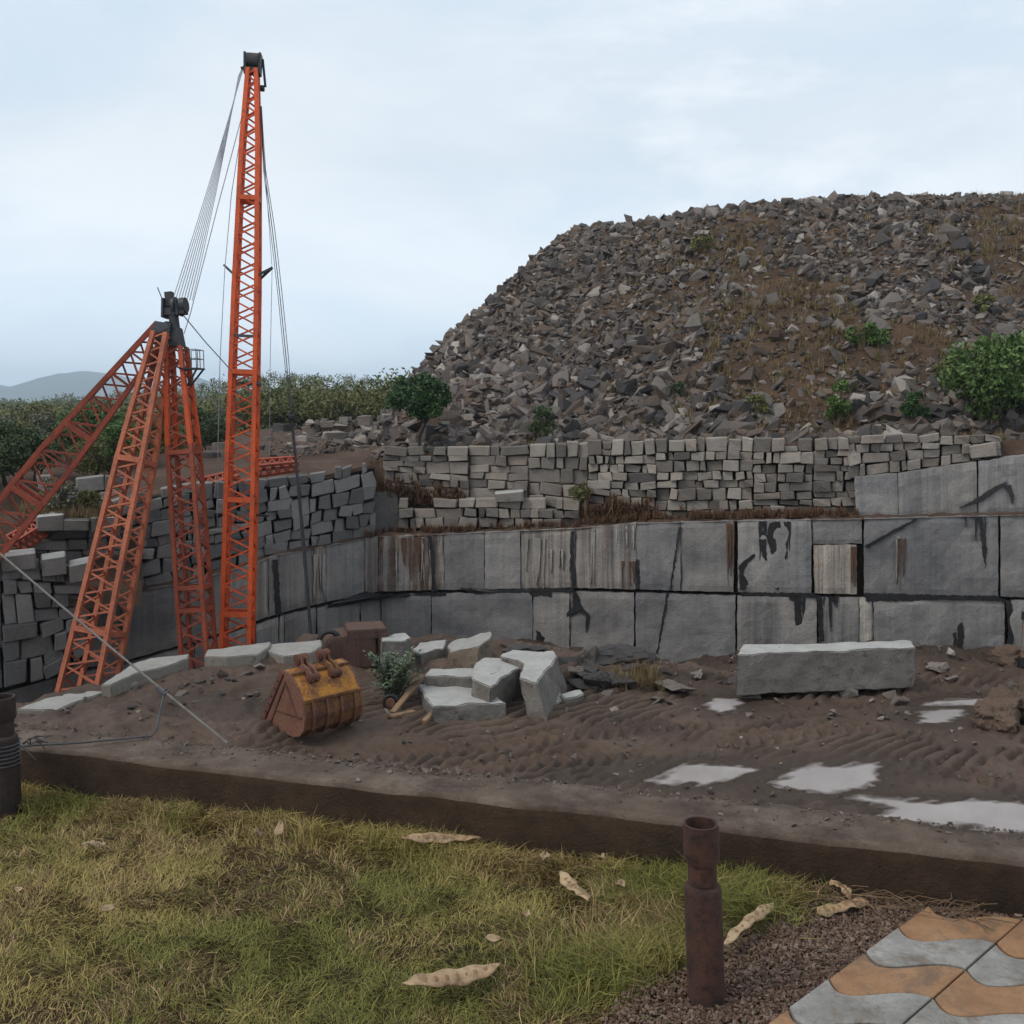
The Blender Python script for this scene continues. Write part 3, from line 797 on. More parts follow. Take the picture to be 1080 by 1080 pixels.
def partition(x0, x1, y0, y1, wmax, hmax, r, out):
    w, h = x1 - x0, y1 - y0
    if w > 4.5 * wmax:
        t = r.uniform(0.38, 0.62); m = x0 + w * t
        partition(x0, m, y0, y1, wmax, hmax, r, out); partition(m, x1, y0, y1, wmax, hmax, r, out); return
    if h > hmax * r.uniform(0.85, 1.35):
        n = max(2, round(h / (hmax * r.uniform(0.7, 1.1)))); k = r.randint(1, n - 1)
        m = y0 + h * (k + r.uniform(-0.2, 0.2)) / n
        partition(x0, x1, y0, m, wmax, hmax, r, out); partition(x0, x1, m, y1, wmax, hmax, r, out); return
    if w > wmax * r.uniform(0.55, 1.5):
        m = x0 + w * r.uniform(0.32, 0.68)
        partition(x0, m, y0, y1, wmax, hmax, r, out); partition(m, x1, y0, y1, wmax, hmax, r, out); return
    out.append((x0, x1, y0, y1))

def stack_wall(x0, x1, top, bot, back, wmax, hmax, mat, label, seed, thick=0.7, jit=1.2, skip=0.12, tilt=0.0, dfun=None, rot=0.05):
    r = random.Random(seed)
    P = (lambda px, py, b: at_y(px, py, dfun(px) + b)) if dfun else (lambda px, py, b: W(px, py, b))
    rects = []
    partition(x0, x1, 0.0, 100.0, wmax, hmax * 100.0 / max(8, bot((x0 + x1) / 2) - top((x0 + x1) / 2)), r, rects)
    mid = (x0 + x1) / 2
    org = P(mid, bot(mid), back)
    root = props(empty("stone_wall", org), label, "stone wall", "dry stacked block walls above the quarry face")
    mb = MB()
    def Y(px, v): return top(px) + (bot(px) - top(px)) * v / 100.0
    for (a, b, c, d) in rects:
        if c < 1 and r.random() < skip: continue
        g = r.uniform(0.25, 0.8)
        off = back + r.uniform(-0.10, 0.14)
        ang = r.gauss(0, rot) + tilt
        tt = r.uniform(0.45, thick)
        cx, cy = (a + b) / 2, (Y(a, c) + Y(b, d)) / 2
        up = r.uniform(0, 3.0) if c < 1 else 0
        c8 = [[[None, None], [None, None]], [[None, None], [None, None]]]
        for ia, px in enumerate((a + g, b - g)):
            for ic, vv in enumerate((d, c)):
                py = Y(px, vv) + (g * 0.8 if ic else -g * 0.6) - (up if ic else 0)
                qx = px + r.uniform(-jit, jit); qy = py + r.uniform(-jit, jit) * 0.8
                dx, dy = qx - cx, qy - cy
                qx, qy = cx + dx * math.cos(ang) - dy * math.sin(ang), cy + dx * math.sin(ang) + dy * math.cos(ang)
                o_ = off + r.uniform(-0.035, 0.035)
                pf = P(qx, qy, o_)
                dr = np.array([pf[0], pf[1], 0]); dr /= np.linalg.norm(dr)
                c8[ia][0][ic] = pf; c8[ia][1][ic] = pf + dr * tt
        block8(mb, c8)
    o = mb.build("stone_courses", mat); rel_parent(o, root)
    core = MB(); pv = []
    cs = np.linspace(x0 + 1, x1 - 1, 40)
    for px in cs:
        q = P(px, top(px) + 7, back + 0.36); dr = np.array([q[0], q[1], 0]); dr /= np.linalg.norm(dr)
        b_ = P(px, bot(px) + 3, back + 0.36)
        pv += [q, b_, q + dr * 0.5]
    fs = []
    for i in range(len(cs) - 1):
        k = 3 * i; fs += [[k, k + 3, k + 4, k + 1], [k + 2, k + 5, k + 3, k]]
    core.add(pv, fs)
    o = core.build("earth_core", MAT['core']); rel_parent(o, root)
    return root

lerp = lambda xs_, ys_: (lambda px: float(np.interp(px, xs_, ys_)))
# main right wall (upper courses), set back on the bench
stack_wall(404, 620, lerp([404, 500, 620], [474, 472, 468]), lerp([404, 440, 500, 560, 620], [515, 522, 527, 533, 540]), 1.1, 27, 14, MAT['stack'], "dry stacked wall of small brown-grey blocks behind the lone round tree's right side", 21)
stack_wall(620, 905, lerp([620, 700, 760, 905], [467, 465, 464, 464]), lerp([620, 700, 780, 905], [541, 548, 547, 545]), 0.9, 23, 14.5, MAT['stack'], "long dry stacked wall of small brown-grey blocks in the middle, below the rubble heap", 22)
stack_wall(894, 1056, lerp([894, 1056], [461, 460]), lerp([894, 910, 960, 1020, 1056], [506, 502, 496, 488, 482]), 0.8, 27, 13, MAT['stack'], "short wedge of stacked blocks on top of the upper right sawn bench", 23, skip=0.2)
stack_wall(420, 612, lerp([420, 500, 612], [528, 527, 530]), lerp([420, 612], [558, 556]), 0.45, 26, 14, MAT['stack'], "low front wall of two block courses on the bench ledge below the taller wall", 24, skip=0.3)
stack_wall(266, 396, lerp([266, 300, 340, 396], [508, 504, 499, 486]), lerp([266, 300, 340, 370, 396], [592, 582, 576, 570, 566]), 0.35, 27, 17, MAT['stack_dark'], "tall dark dry stacked wall right of the orange boom, at the pit corner", 25, thick=0.8, jit=2.0, rot=.085)
stack_wall(118, 268, lerp([118, 160, 200, 268], [530, 518, 512, 508]), lerp([118, 160, 200, 268], [624, 620, 612, 594]), 0.35, 28, 18, MAT['stack_dark'], "dark dry stacked wall seen between the crane's red legs", 26, thick=0.8, jit=2.0, rot=.085)
stack_wall(40, 130, lerp([40, 130], [504, 503]), lerp([40, 130], [540, 538]), 3.6, 28, 20, MAT['stack_dark'], "short row of tall dark blocks in front of the scrub at left", 27)
nearD = lambda px: 22.4 + 0.012 * px
stack_wall(-60, 92, lerp([-60, 0, 60, 92], [588, 590, 597, 606]), lerp([-60, 0, 60, 92], [735, 728, 712, 690]), 0.0, 31, 30, MAT['stack_dark'], "near dark wall of big upright blocks at the far left edge, beside the red leg", 28, thick=1.0, jit=2.2, skip=0.0, tilt=-0.06, dfun=nearD)
stack_wall(30, 128, lerp([30, 128], [560, 548]), lerp([30, 128], [606, 622]), 0.1, 34, 20, MAT['stack_dark'], "stepped dark block wall behind the near left wall, under the grassy ledge", 29)

# smooth grey block at the corner and loose capping stones on the walls: separate blocks
def block_prism(name, top_px, ztop, zbot, mat, label, cat, group=None, taper=0.0, seed=1, cuts=4, amp=0.028, bev=0.02, topz=None, shift=(0, 0)):
    """top outline in photo coordinates on height ztop (or per-corner heights), dropped to zbot"""
    r = random.Random(seed)
    zs = topz or [ztop] * len(top_px)
    top = [at_z(px, py, z) for (px, py), z in zip(top_px, zs)]
    c = np.mean(top, 0)
    bot = [np.array([c[0] + (p[0] - c[0]) * (1 + taper) + shift[0], c[1] + (p[1] - c[1]) * (1 + taper) + shift[1], zbot]) for p in top]
    org = np.array([c[0], c[1], zbot])
    n = len(top)
    bm = bmesh.new()
    tv = [bm.verts.new(V(p - org)) for p in top]; bv = [bm.verts.new(V(p - org)) for p in bot]
    bm.faces.new(tv); bm.faces.new(bv[::-1])
    for i in range(n): bm.faces.new([tv[i], bv[i], bv[(i + 1) % n], tv[(i + 1) % n]])
    bmesh.ops.recalc_face_normals(bm, faces=bm.faces)
    bmesh.ops.bevel(bm, geom=list(bm.edges), offset=bev, segments=2, affect='EDGES', clamp_overlap=True)
    bmesh.ops.triangulate(bm, faces=[f for f in bm.faces if len(f.verts) > 4])
    for _ in range(cuts):
        es = [e for e in bm.edges if e.calc_length() > 0.16]
        if not es: break
        bmesh.ops.subdivide_edges(bm, edges=es, cuts=1)
        bmesh.ops.triangulate(bm, faces=[f for f in bm.faces if len(f.verts) > 4])
    off = Vector((seed * 3.1, seed * 1.7, 0))
    for v in bm.verts:
        q = v.co + off
        v.co += Vector((mnoise.fractal(q * 2.2, 1, 2, 4), mnoise.fractal(q * 2.2 + Vector((9, 0, 0)), 1, 2, 4), mnoise.fractal(q * 2.2 + Vector((0, 9, 0)), 1, 2, 4))) * amp * 1.6
    me = bpy.data.meshes.new(name); bm.to_mesh(me); bm.free()
    o = link(name, me, mat); o.location = V(org)
    return props(o, label, cat, group)

def hang_block(name, quad, back, thick, mat, label, cat, group=None, seed=1):
    """block with its front face given in photo coordinates on the wall plane"""
    c8 = [[[None, None], [None, None]], [[None, None], [None, None]]]
    TL, TR, BR, BL = quad
    mb = MB()
    for ia, (t_, b_) in enumerate(((TL, BL), (TR, BR))):
        for ic, q in enumerate((b_, t_)):
            p = W(q[0], q[1], back); d = np.array([p[0], p[1], 0]); d /= np.linalg.norm(d)
            c8[ia][0][ic] = p; c8[ia][1][ic] = p + d * thick
    block8(mb, c8)
    o = mb.build(name, mat)
    return props(o, label, cat, group)
hang_block("stone_block", [(391, 517), (420, 520), (424, 562), (392, 566)], 0.75, 1.4, MAT['block_rust'] if 0 else MAT['stack_dark'], "smooth grey upright block in the corner of the quarry wall, under the dead brush", "stone block", "loose quarried blocks")
hang_block("stone_block", [(522, 521), (552, 518), (553, 529), (523, 530)], 0.3, 0.9, MAT['block'], "pale-topped block lying on the low front wall of the ledge", "stone block", "loose quarried blocks")
hang_block("stone_block", [(1022, 471), (1050, 466), (1052, 481), (1024, 484)], 0.5, 0.9, MAT['stack'], "tilted brown block at the right end of the wedge of stacked blocks", "stone block", "loose quarried blocks")
for q, l in (([(38, 545), (68, 542), (68, 560), (38, 561)], "block with pale top at the front of the grassy left ledge, by the diagonal leg"),
             ([(96, 546), (124, 545), (124, 560), (96, 562)], "block left of the faded leg on the dark stepped wall"),
             ([(66, 548), (94, 549), (94, 560), (66, 560)], "low block between two others on the grassy left ledge")):
    hang_block("stone_block", q, -0.25, 1.0, MAT['block'], l, "stone block", "loose quarried blocks")

for q, l in (([(0, 587), (37, 583), (39, 600), (2, 604)], "pale-topped block leftmost on the near dark wall at the left edge"), ([(43, 590), (69, 586), (71, 606), (45, 609)], "pale-topped block in the middle of the near dark wall's top"), ([(72, 597), (95, 592), (97, 612), (74, 616)], "pale-topped block at the right end of the near dark wall's top")):
    hang_block("stone_block", q, -1.95, .9, MAT['block'], l, "stone block", "loose quarried blocks")

# ---- ledges of earth on top of the benches
def strip(name, cols_, rows, mat, label, cat="ground"):
    """rows: list of functions px -> world point"""
    vs = [f(px) for px in cols_ for f in rows]
    me = npmesh(name, vs, grid_faces(len(cols_), len(rows)), smooth=True)
    return props(link(name, me, mat), label, cat, None, "structure")
cc = np.linspace(-160, 1300, 240)
def ledge(px, b, dz):
    p = W(px, t2(px) - 0.3, 0.0); d = np.array([p[0], p[1], 0]); d /= np.linalg.norm(d)
    q = p + d * b; q[2] += dz + (mnoise.fractal(Vector((px * 0.05, b * 2, 3)), 1, 2, 4) * 0.07 if b > 0.15 else -0.03)
    return q
strip("ledge_ground", cc, [lambda px, b=b, z=z: ledge(px, b, z) for b, z in ((0.02, 0), (0.12, 0.01), (0.25, 0.02), (0.5, 0.03), (0.8, 0.05), (1.2, 0.08), (1.7, 0.1), (2.6, 0.1))], MAT['terrace'], "narrow earth ledge along the top of the sawn benches")

# ---- upper ground: from the wall tops to the horizon
def plain(x, y):
    d = np.hypot(x, y)
    az = x / np.maximum(y, 1)
    near = 0.1 - 2.6 * sstep(60, 115, d) - 1.6 * sstep(115, 320, d)
    left = -1.6 * sstep(32, 55, d) * sstep(-0.24, -0.34, az)
    hill = 11.5 * np.exp(-(((x + 62) / 75) ** 2 + ((y - 330) / 110) ** 2)) + 7 * np.exp(-(((x + 330) / 160) ** 2 + ((y - 520) / 150) ** 2))
    return near + left + hill + (fbm(x * 0.02, y * 0.02, 3) - 0.5) * 1.2 * sstep(50, 150, d)
def ustart(px): return 1.25 + 2.9 * float(sstep(128, 112, px))
pc = np.concatenate([[-900, -600, -400, -280], np.linspace(-160, 1300, 150), [1450, 1700, 2100]])
outs = [0, .5, 1, 1.6, 2.4, 3.4, 5, 7, 10, 14, 19, 25, 34, 46, 62, 85, 120, 170, 240, 330, 450, 620, 900, 1400, 2200, 3400, 5000]
uv_ = []
for px in pc:
    pxc = min(max(px, -160), 1300)
    p0 = at_y(px, t3(pxc) + 5.0, D(pxc) + ustart(pxc))
    d = np.array([p0[0], p0[1]]); L0 = np.linalg.norm(d); d /= L0
    uv_.append((p0[0], p0[1], p0[2] - 2.2))
    for o_ in outs:
        q = d * (L0 + o_)
        z = float(plain(q[0], q[1])); k = float(sstep(0.5, 9, o_))
        zz = p0[2] * (1 - k) + z * k + (mnoise.fractal(Vector((q[0] * .5, q[1] * .5, 0)), 1, 2, 4) * 0.12 * min(1, o_) if o_ < 60 else 0)
        uv_.append((q[0], q[1], zz))
uv_ = np.array(uv_)
fcs = grid_faces(len(pc), len(outs) + 1)
me = npmesh("upper_ground", uv_, fcs[:, ::-1], smooth=True)
me.materials.append(MAT['terrace']); me.materials.append(MAT['far_ground'])
mi = (np.hypot(*(uv_[fcs[:, 0], :2].T)) > 66).astype(np.int32)
me.polygons.foreach_set("material_index", mi)
props(link("upper_ground", me), "brown earth terrace above the quarry, running out to scrub plain", "ground", None, "structure")
def upz(x, y):
    px = 540 + F * x / (y * cp + 0.1)
    pxc = min(max(px, -160), 1300)
    p0 = at_y(px, t3(pxc) + 5.0, D(pxc) + ustart(pxc))
    o_ = math.hypot(x, y) - math.hypot(p0[0], p0[1]); k = float(sstep(0.5, 9, o_))
    return p0[2] * (1 - k) + float(plain(np.array(x), np.array(y))) * k

# grassy ledge at far left between the two stepped walls
lc = np.linspace(-160, 150, 60)
def lrow(px, py, b): 
    q = at_y(px, py, D(px) + b); q[2] += mnoise.fractal(Vector((px * .06, b, 1)), 1, 2, 4) * .08; return q
strip("ledge_ground", lc, [lambda px, a=a, b=b: lrow(px, a, b) for a, b in ((640, -1.6), (622, -1.0), (616, -.5), (611, -.12), (552, .55), (546, 1.6), (541, 2.6), (538, 4.6))], MAT['terrace'], "grassy earth ledge at far left between the stepped dark walls")

# ---- distant mountains
mp = [(-420, 416), (-250, 404), (-120, 410), (-40, 404), (5, 406), (18, 409), (40, 401), (60, 394), (85, 391.5), (110, 393), (130, 397), (150, 401), (175, 405), (195, 400), (208, 398), (222, 402), (240, 408), (270, 416), (330, 424)]
mx = np.linspace(-420, 330, 160); vs = []
for i, px in enumerate(mx):
    py = float(np.interp(px, [a for a, _ in mp], [b for _, b in mp])) + mnoise.fractal(Vector((px * .05, 0, 0)), 1, 2, 4) * 1.0
    c = at_y(px, py, 4100)
    for t, hgt in ((-1, 0), (-.75, .22), (-.5, .48), (-.25, .76), (0, 1), (.3, .7), (1, 0)):
        n_ = mnoise.fractal(Vector((px * .04, t * 3, 1)), 1, 2, 4)
        z = -8 + (c[2] + 8) * max(0, hgt + (n_ * 0.16 if t not in (-1, 0, 1) else 0))
        vs.append((c[0], 4100 + t * 800 + n_ * 60 * (t != 0), z))
props(link("mountain", npmesh("mountain", vs, grid_faces(160, 7), smooth=True), MAT['mountain']), "pale blue hazy mountain range on the left horizon", "mountain", None, "structure")
# ================================================================== RUBBLE HEAP
CRX = [600, 612, 640, 700, 722, 800, 850, 900, 1000, 1080, 1300, 1700]
CRY = [243, 238, 237, 234, 229, 220, 215, 213, 212, 210, 206, 204]
SL = 0.64
def foot(px): return D(min(px, 1300)) + 2.6
crest = []
for px, py in zip(CRX, CRY):
    d = ray(px, py); yf = foot(px); z0 = 0.45
    # z0 + SL*(y-yf) = CAMZ + dz/dy*y
    e = d[2] / d[1]
    y = (CAMZ - z0 + SL * yf) / (SL - e)
    crest.append((d[0] / d[1] * y, y, CAMZ + e * y))
crest = np.array(crest)
footw = np.array([(at_y(p, 460, foot(p) + 6 * float(sstep(465, 395, p)))[0], foot(p) + 6 * float(sstep(465, 395, p))) for p in np.linspace(300, 1300, 60)])
XF = at_y(362, 432, 36)[0]
def heap_h(x, y):
    x = np.asarray(x, float); y = np.asarray(y, float)
    yf = np.interp(x, footw[:, 0], footw[:, 1])
    n1 = (fbm(x * 0.28, y * 0.28, 4) - 0.5)
    f = 0.45 + SL * (y - yf) + n1 * 1.1 * sstep(0.5, 5, y - yf)
    xl = XF + 0.05 * (y - 36)
    l = 0.2 + 1.08 * (x - xl) + 0.6 * (fbm(x * 0.3 + 50, y * 0.3, 3) - 0.5)
    c = np.interp(x, crest[:, 0], crest[:, 2]) - 0.25 - 0.02 * (y - 44)
    k = 0.5
    h = np.minimum(f, l); h = h - np.exp(-np.abs(f - l) / 0.4) * 0.08
    h = np.minimum(h, c)
    h = np.where(y > 62, h - (y - 62) * 0.8, h)
    toe = 0.95 * np.exp(-(((x + 4.6) / 1.9) ** 2 + ((y - 40.2) / 1.9) ** 2))
    h = np.maximum(h, toe - 0.35)
    return h - 1.3 * sstep(4.6, 1.6, y - wall_y(x)) * sstep(-2.4, -3.8, x)
hx_ = np.arange(-10, 40, 0.3); hy_ = np.arange(25.0, 70, 0.3)
HX, HY = np.meshgrid(hx_, hy_, indexing='ij')
HZ = heap_h(HX, HY) + (fbm(HX * 1.7, HY * 1.7, 4) - 0.5) * 0.25
HZ = np.where(HZ < 0.1, HZ - 0.8, HZ)
hf = grid_faces(len(hx_), len(hy_)); hfx = HX.ravel()[hf].mean(1); hfy = HY.ravel()[hf].mean(1)
hf = hf[(hfy > wall_y(hfx) + 1.7) & (HZ.ravel()[hf].max(1) > -0.3)]
me = npmesh("rubble_hill", np.stack([HX.ravel(), HY.ravel(), HZ.ravel()], 1), hf, smooth=True)
props(link("rubble_hill", me, MAT['heap']), "tall steep spoil hill of broken quarry rock under the sky", "hill", None, "structure")

# rock prototypes
def rock_proto(seed, kind):
    r = random.Random(seed); bm = bmesh.new()
    sx, sy, sz = {0: (1, .8, .62), 1: (1.2, .85, .34), 2: (.85, .75, .75), 3: (1.35, .5, .45)}[kind]
    for i in range(11):
        p = Vector((r.uniform(-1, 1), r.uniform(-1, 1), r.uniform(-1, 1)))
        m_ = max(abs(p.x), abs(p.y), abs(p.z)); p /= m_ ** r.uniform(0.75, 1.0)
        bm.verts.new((p.x * sx, p.y * sy, p.z * sz))
    bmesh.ops.convex_hull(bm, input=bm.verts)
    for v in [v for v in bm.verts if not v.link_faces]: bm.verts.remove(v)
    bmesh.ops.dissolve_limit(bm, angle_limit=0.22, verts=bm.verts, edges=bm.edges)
    bmesh.ops.triangulate(bm, faces=bm.faces)
    bm.verts.index_update()
    v = np.array([q.co[:] for q in bm.verts]); f = np.array([[q.index for q in t.verts] for t in bm.faces])
    bm.free(); return v, f
KINDS_ = [0, 0, 1, 2, 1, 0, 3, 2]
PROTO = [rock_proto(100 + i, KINDS_[i % 8]) for i in range(32)]

def rotmats(n, g, flat=0.6):
    """random rotations, tilt limited"""
    az = g.uniform(0, 2 * np.pi, n); tx = g.normal(0, flat, n); ty = g.normal(0, flat, n)
    ca, sa = np.cos(az), np.sin(az); cx, sx = np.cos(tx), np.sin(tx); cy, sy = np.cos(ty), np.sin(ty)
    o = np.zeros((n, 3, 3))
    Rz = o.copy(); Rz[:, 0, 0] = ca; Rz[:, 0, 1] = -sa; Rz[:, 1, 0] = sa; Rz[:, 1, 1] = ca; Rz[:, 2, 2] = 1
    Rx = o.copy(); Rx[:, 0, 0] = 1; Rx[:, 1, 1] = cx; Rx[:, 1, 2] = -sx; Rx[:, 2, 1] = sx; Rx[:, 2, 2] = cx
    Ry = o.copy(); Ry[:, 0, 0] = cy; Ry[:, 0, 2] = sy; Ry[:, 2, 0] = -sy; Ry[:, 2, 2] = cy; Ry[:, 1, 1] = 1
    return Rx @ Ry @ Rz

def stamp(name, protos, pos, size, R, which, mat):
    vs = []; fs = []; b = 0
    for k, (v, f) in enumerate(protos):
        idx = np.where(which == k)[0]
        if len(idx) == 0: continue
        vv = np.einsum('nij,mj->nmi', R[idx], v) * size[idx][:, None, None] + pos[idx][:, None, :]
        vs.append(vv.reshape(-1, 3))
        ff = f[None] + (np.arange(len(idx)) * len(v))[:, None, None] + b
        fs.append(ff.reshape(-1, f.shape[1])); b += len(idx) * len(v)
    me = npmesh(name, np.concatenate(vs), np.concatenate(fs))
    return link(name, me, mat)

g = np.random.default_rng(77)
N = 90000
rx = g.uniform(-8.5, 30, N); ry = g.uniform(27, 49, N)
rz = heap_h(rx, ry)
ppx = 540 + F * rx / (ry * cp); elev = (rz - CAMZ) / ry
ppy = 540 - F * np.tan(np.arctan(elev) + PITCH)
yf = np.interp(rx, footw[:, 0], footw[:, 1])
crz = np.interp(rx, crest[:, 0], crest[:, 2])
keep = (rz > 0.12) & (ry > np.where(ppx < 500, wall_y(rx) + 1.75, yf - 0.9)) & (ry < np.interp(rx, crest[:, 0], crest[:, 1]) + 1.8) & (ppx < 1160)
# brown earthy patch on the upper right, bare gullies
dens = 0.62 - 0.50 * sstep(0.46, 0.58, fbm(rx * 0.16 + 4, rz * 0.30 + 8, 3)) * sstep(690, 820, ppx)
dens = np.where((ppx > 420) & (ppx < 560) & (ppy > 425), dens * 1.0, dens)
edge = np.abs(rz - crz) < 0.6
dens = np.where(edge, 0.9, dens)
keep &= (g.random(N) < dens) & ~((np.abs(ppx - 443) < 24) & (ppy > 432) & (ppy < 490) & (g.random(N) < .8))
rx, ry, rz, ppx, ppy, edge = [a[keep] for a in (rx, ry, rz, ppx, ppy, edge)]
n = len(rx)
size = np.exp(g.normal(np.log(0.092), 0.52, n))
size *= 1.0 + 0.55 * sstep(330, 450, ppy) + 0.40 * sstep(660, 480, ppx)
size *= np.where((ppx < 470) & (ppy > 400), 0.75, 1.0)
size = np.where(edge & (g.random(n) < 0.5), size * 1.25, size)
size = np.clip(size, 0.035, 0.36)
# foot course and left toe: big rough blocks
for (cx, cy, sx, sy, k, mn) in ((0, 0, 0, 0, 0, 0),):
    pass
R = rotmats(n, g, 0.55)
which = g.integers(0, len(PROTO), n)
pos = np.stack([rx, ry, rz + size * 0.12], 1)
score = size / ry
order = np.argsort(-score)
big = order[:292]; rest = order[292:]
o = stamp("rock_rubble", PROTO, pos[rest], size[rest], R[rest], which[rest], MAT['rubble'])
props(o, "countless smaller broken rocks covering the spoil hill", "rubble", None, "stuff")
RMATS = [('dark grey', 'rock_dark'), ('pale grey', 'rock_pale'), ('mid grey', 'rock_mid'), ('rusty brown', 'rock_brown'), ('mid grey', 'rock_mid'), ('dark grey', 'rock_dark')]
SHP = {0: 'angular', 1: 'flat slab-like', 2: 'squarish', 3: 'long narrow'}
PM = {}
def zone(px, py):
    if px < 470: return "at the hill's lower left toe by the round tree" if py > 400 else "on the hill's left edge against the sky"
    if py < 262 and px < 760: return "near the flat top left of the hill"
    if py < 245: return "along the hill crest against the sky"
    c = "left part" if px < 620 else ("middle" if px < 800 else ("right part" if px < 960 else "far right"))
    if py > 425: return f"at the hill foot above the stacked wall, {c}"
    if py > 370: return f"low on the rubble slope, {c}"
    if py > 310: return f"halfway up the rubble slope, {c}"
    return f"high on the rubble slope, {c}"
for i in big:
    k = int(which[i]); cn, mk = RMATS[int(g.integers(0, len(RMATS)))]
    key = (k, mk)
    if key not in PM:
        PM[key] = npmesh("boulder", PROTO[k][0], PROTO[k][1]); PM[key].materials.append(MAT[mk])
    ob = bpy.data.objects.new("boulder", PM[key]); COL.objects.link(ob)
    Mx = Matrix([[*R[i][0], 0], [*R[i][1], 0], [*R[i][2], 0], [0, 0, 0, 1]]) @ Matrix.Scale(float(size[i]) * 1.12, 4)
    ob.matrix_world = Matrix.Translation(V(pos[i])) @ Mx
    sz_ = "big" if size[i] > 0.33 else ("medium" if size[i] > 0.28 else "small")
    props(ob, f"{sz_} {cn} {SHP[KINDS_[k % 8]]} rock {zone(ppx[i], ppy[i])}", "boulder", "large rocks on the spoil hill")

def on_heap(px, py):
    for Y in np.arange(26, 60, 0.1):
        q = at_y(px, py, Y)
        if heap_h(q[0], q[1]) > q[2] or upz(q[0], q[1]) > q[2]: return q
    return at_y(px, py, 30)
# blocky waste stones: terrace at left of the hill
LOOSE = [(398, 452, 19, 12, 'rock_pale'), (374, 464, 16, 9, 'rock_mid'), (352, 458, 22, 10, 'rock_pale'), (334, 452, 20, 9, 'rock_mid'), (322, 462, 16, 9, 'rock_pale'),
         (318, 472, 13, 8, 'rock_mid'), (386, 441, 14, 11, 'rock_mid'), (410, 440, 12, 12, 'rock_pale'), (420, 456, 14, 11, 'rock_mid'), (300, 449, 20, 12, 'rock_dark'),
         (440, 470, 16, 12, 'rock_pale'), (412, 472, 16, 9, 'rock_mid'), (455, 452, 17, 14, 'rock_dark'), (476, 470, 16, 12, 'rock_brown'), (365, 440, 10, 8, 'rock_pale'), (346, 444, 12, 7, 'rock_mid'),
         (283, 461, 10, 6, 'rock_mid'), (272, 470, 12, 7, 'rock_dark'), (232, 468, 14, 9, 'rock_mid'), (222, 478, 16, 8, 'rock_dark'), (240, 460, 10, 7, 'rock_brown'),
         (490, 458, 14, 12, 'rock_pale'), (505, 466, 13, 9, 'rock_mid'), (402, 462, 9, 7, 'rock_brown'), (388, 470, 13, 7, 'rock_brown')]
for j, (px, py, w, h, mk) in enumerate(LOOSE):
    p = on_heap(px, py + h / 2); p[2] += .05; Y = min(p[1], 44.0); w_ = w / F * Y; h_ = h / F * Y
    r = random.Random(300 + j)
    c8 = [[[None, None], [None, None]], [[None, None], [None, None]]]
    ang = r.uniform(-0.6, 0.6)
    for a in (0, 1):
        for b in (0, 1):
            for c in (0, 1):
                X = (a - .5) * w_; Yy = (b - .5) * w_ * .9; 
                q = np.array([X * math.cos(ang) - Yy * math.sin(ang), X * math.sin(ang) + Yy * math.cos(ang), c * h_ - 0.15])
                c8[a][b][c] = q + np.array([r.uniform(-.15, .15) * w_, r.uniform(-.1, .1) * w_, r.uniform(-.14, .14) * h_])
    mb = MB(); block8(mb, c8)
    ob = mb.build("waste_block", MAT[mk]); ob.location = V(p)
    cn = {'rock_pale': 'pale grey', 'rock_mid': 'mid grey', 'rock_dark': 'dark grey', 'rock_brown': 'brown'}[mk]
    place = "beside the round tree" if 395 <= px <= 480 else ("on the brown terrace between boom and round tree" if px > 290 else ("by the hill foot right of the round tree" if px > 480 else "on the terrace behind the orange boom"))
    props(ob, f"{'large' if w * h > 190 else ('mid-sized' if w * h > 110 else 'small')} {cn} waste block {place}", "stone block", "waste blocks on the terrace")

tx = []
for _ in range(420):
    px = g.uniform(285, 440); py = 446 + 32 * g.random() + max(0, (340 - px)) * .12
    q = on_heap(px, py)
    if q[1] < 60: tx.append(q)
tx = np.array(tx); tsz = np.clip(np.exp(g.normal(np.log(.10), .6, len(tx))), .04, .30) * (0.5 + .7 * sstep(300, 400, 540 + F * tx[:, 0] / tx[:, 1]))
o = stamp("rock_rubble", PROTO, tx + np.array([0, 0, .02]), tsz, rotmats(len(tx), g, .4), g.integers(0, len(PROTO), len(tx)), MAT['rubble'])
props(o, "broken stones strewn over the brown terrace between boom and round tree", "rubble", None, "stuff")
# fines all over the hill
nf = 30000
qx = g.uniform(-6, 29, nf); qy = g.uniform(28, 48, nf); qz = heap_h(qx, qy)
ok_ = (qz > .2) & (qy < np.interp(qx, crest[:, 0], crest[:, 1]) + .5) & (g.random(nf) < .7)
qs = np.clip(np.exp(g.normal(np.log(.040), .35, nf)), .02, .09)[ok_]
o = stamp("rock_rubble", PROTO[:10], np.stack([qx, qy, qz + .01], 1)[ok_], qs, rotmats(int(ok_.sum()), g, .6), g.integers(0, 10, int(ok_.sum())), MAT['rubble'])
props(o, "fine broken gravel between the rocks of the spoil hill", "gravel", None, "stuff")
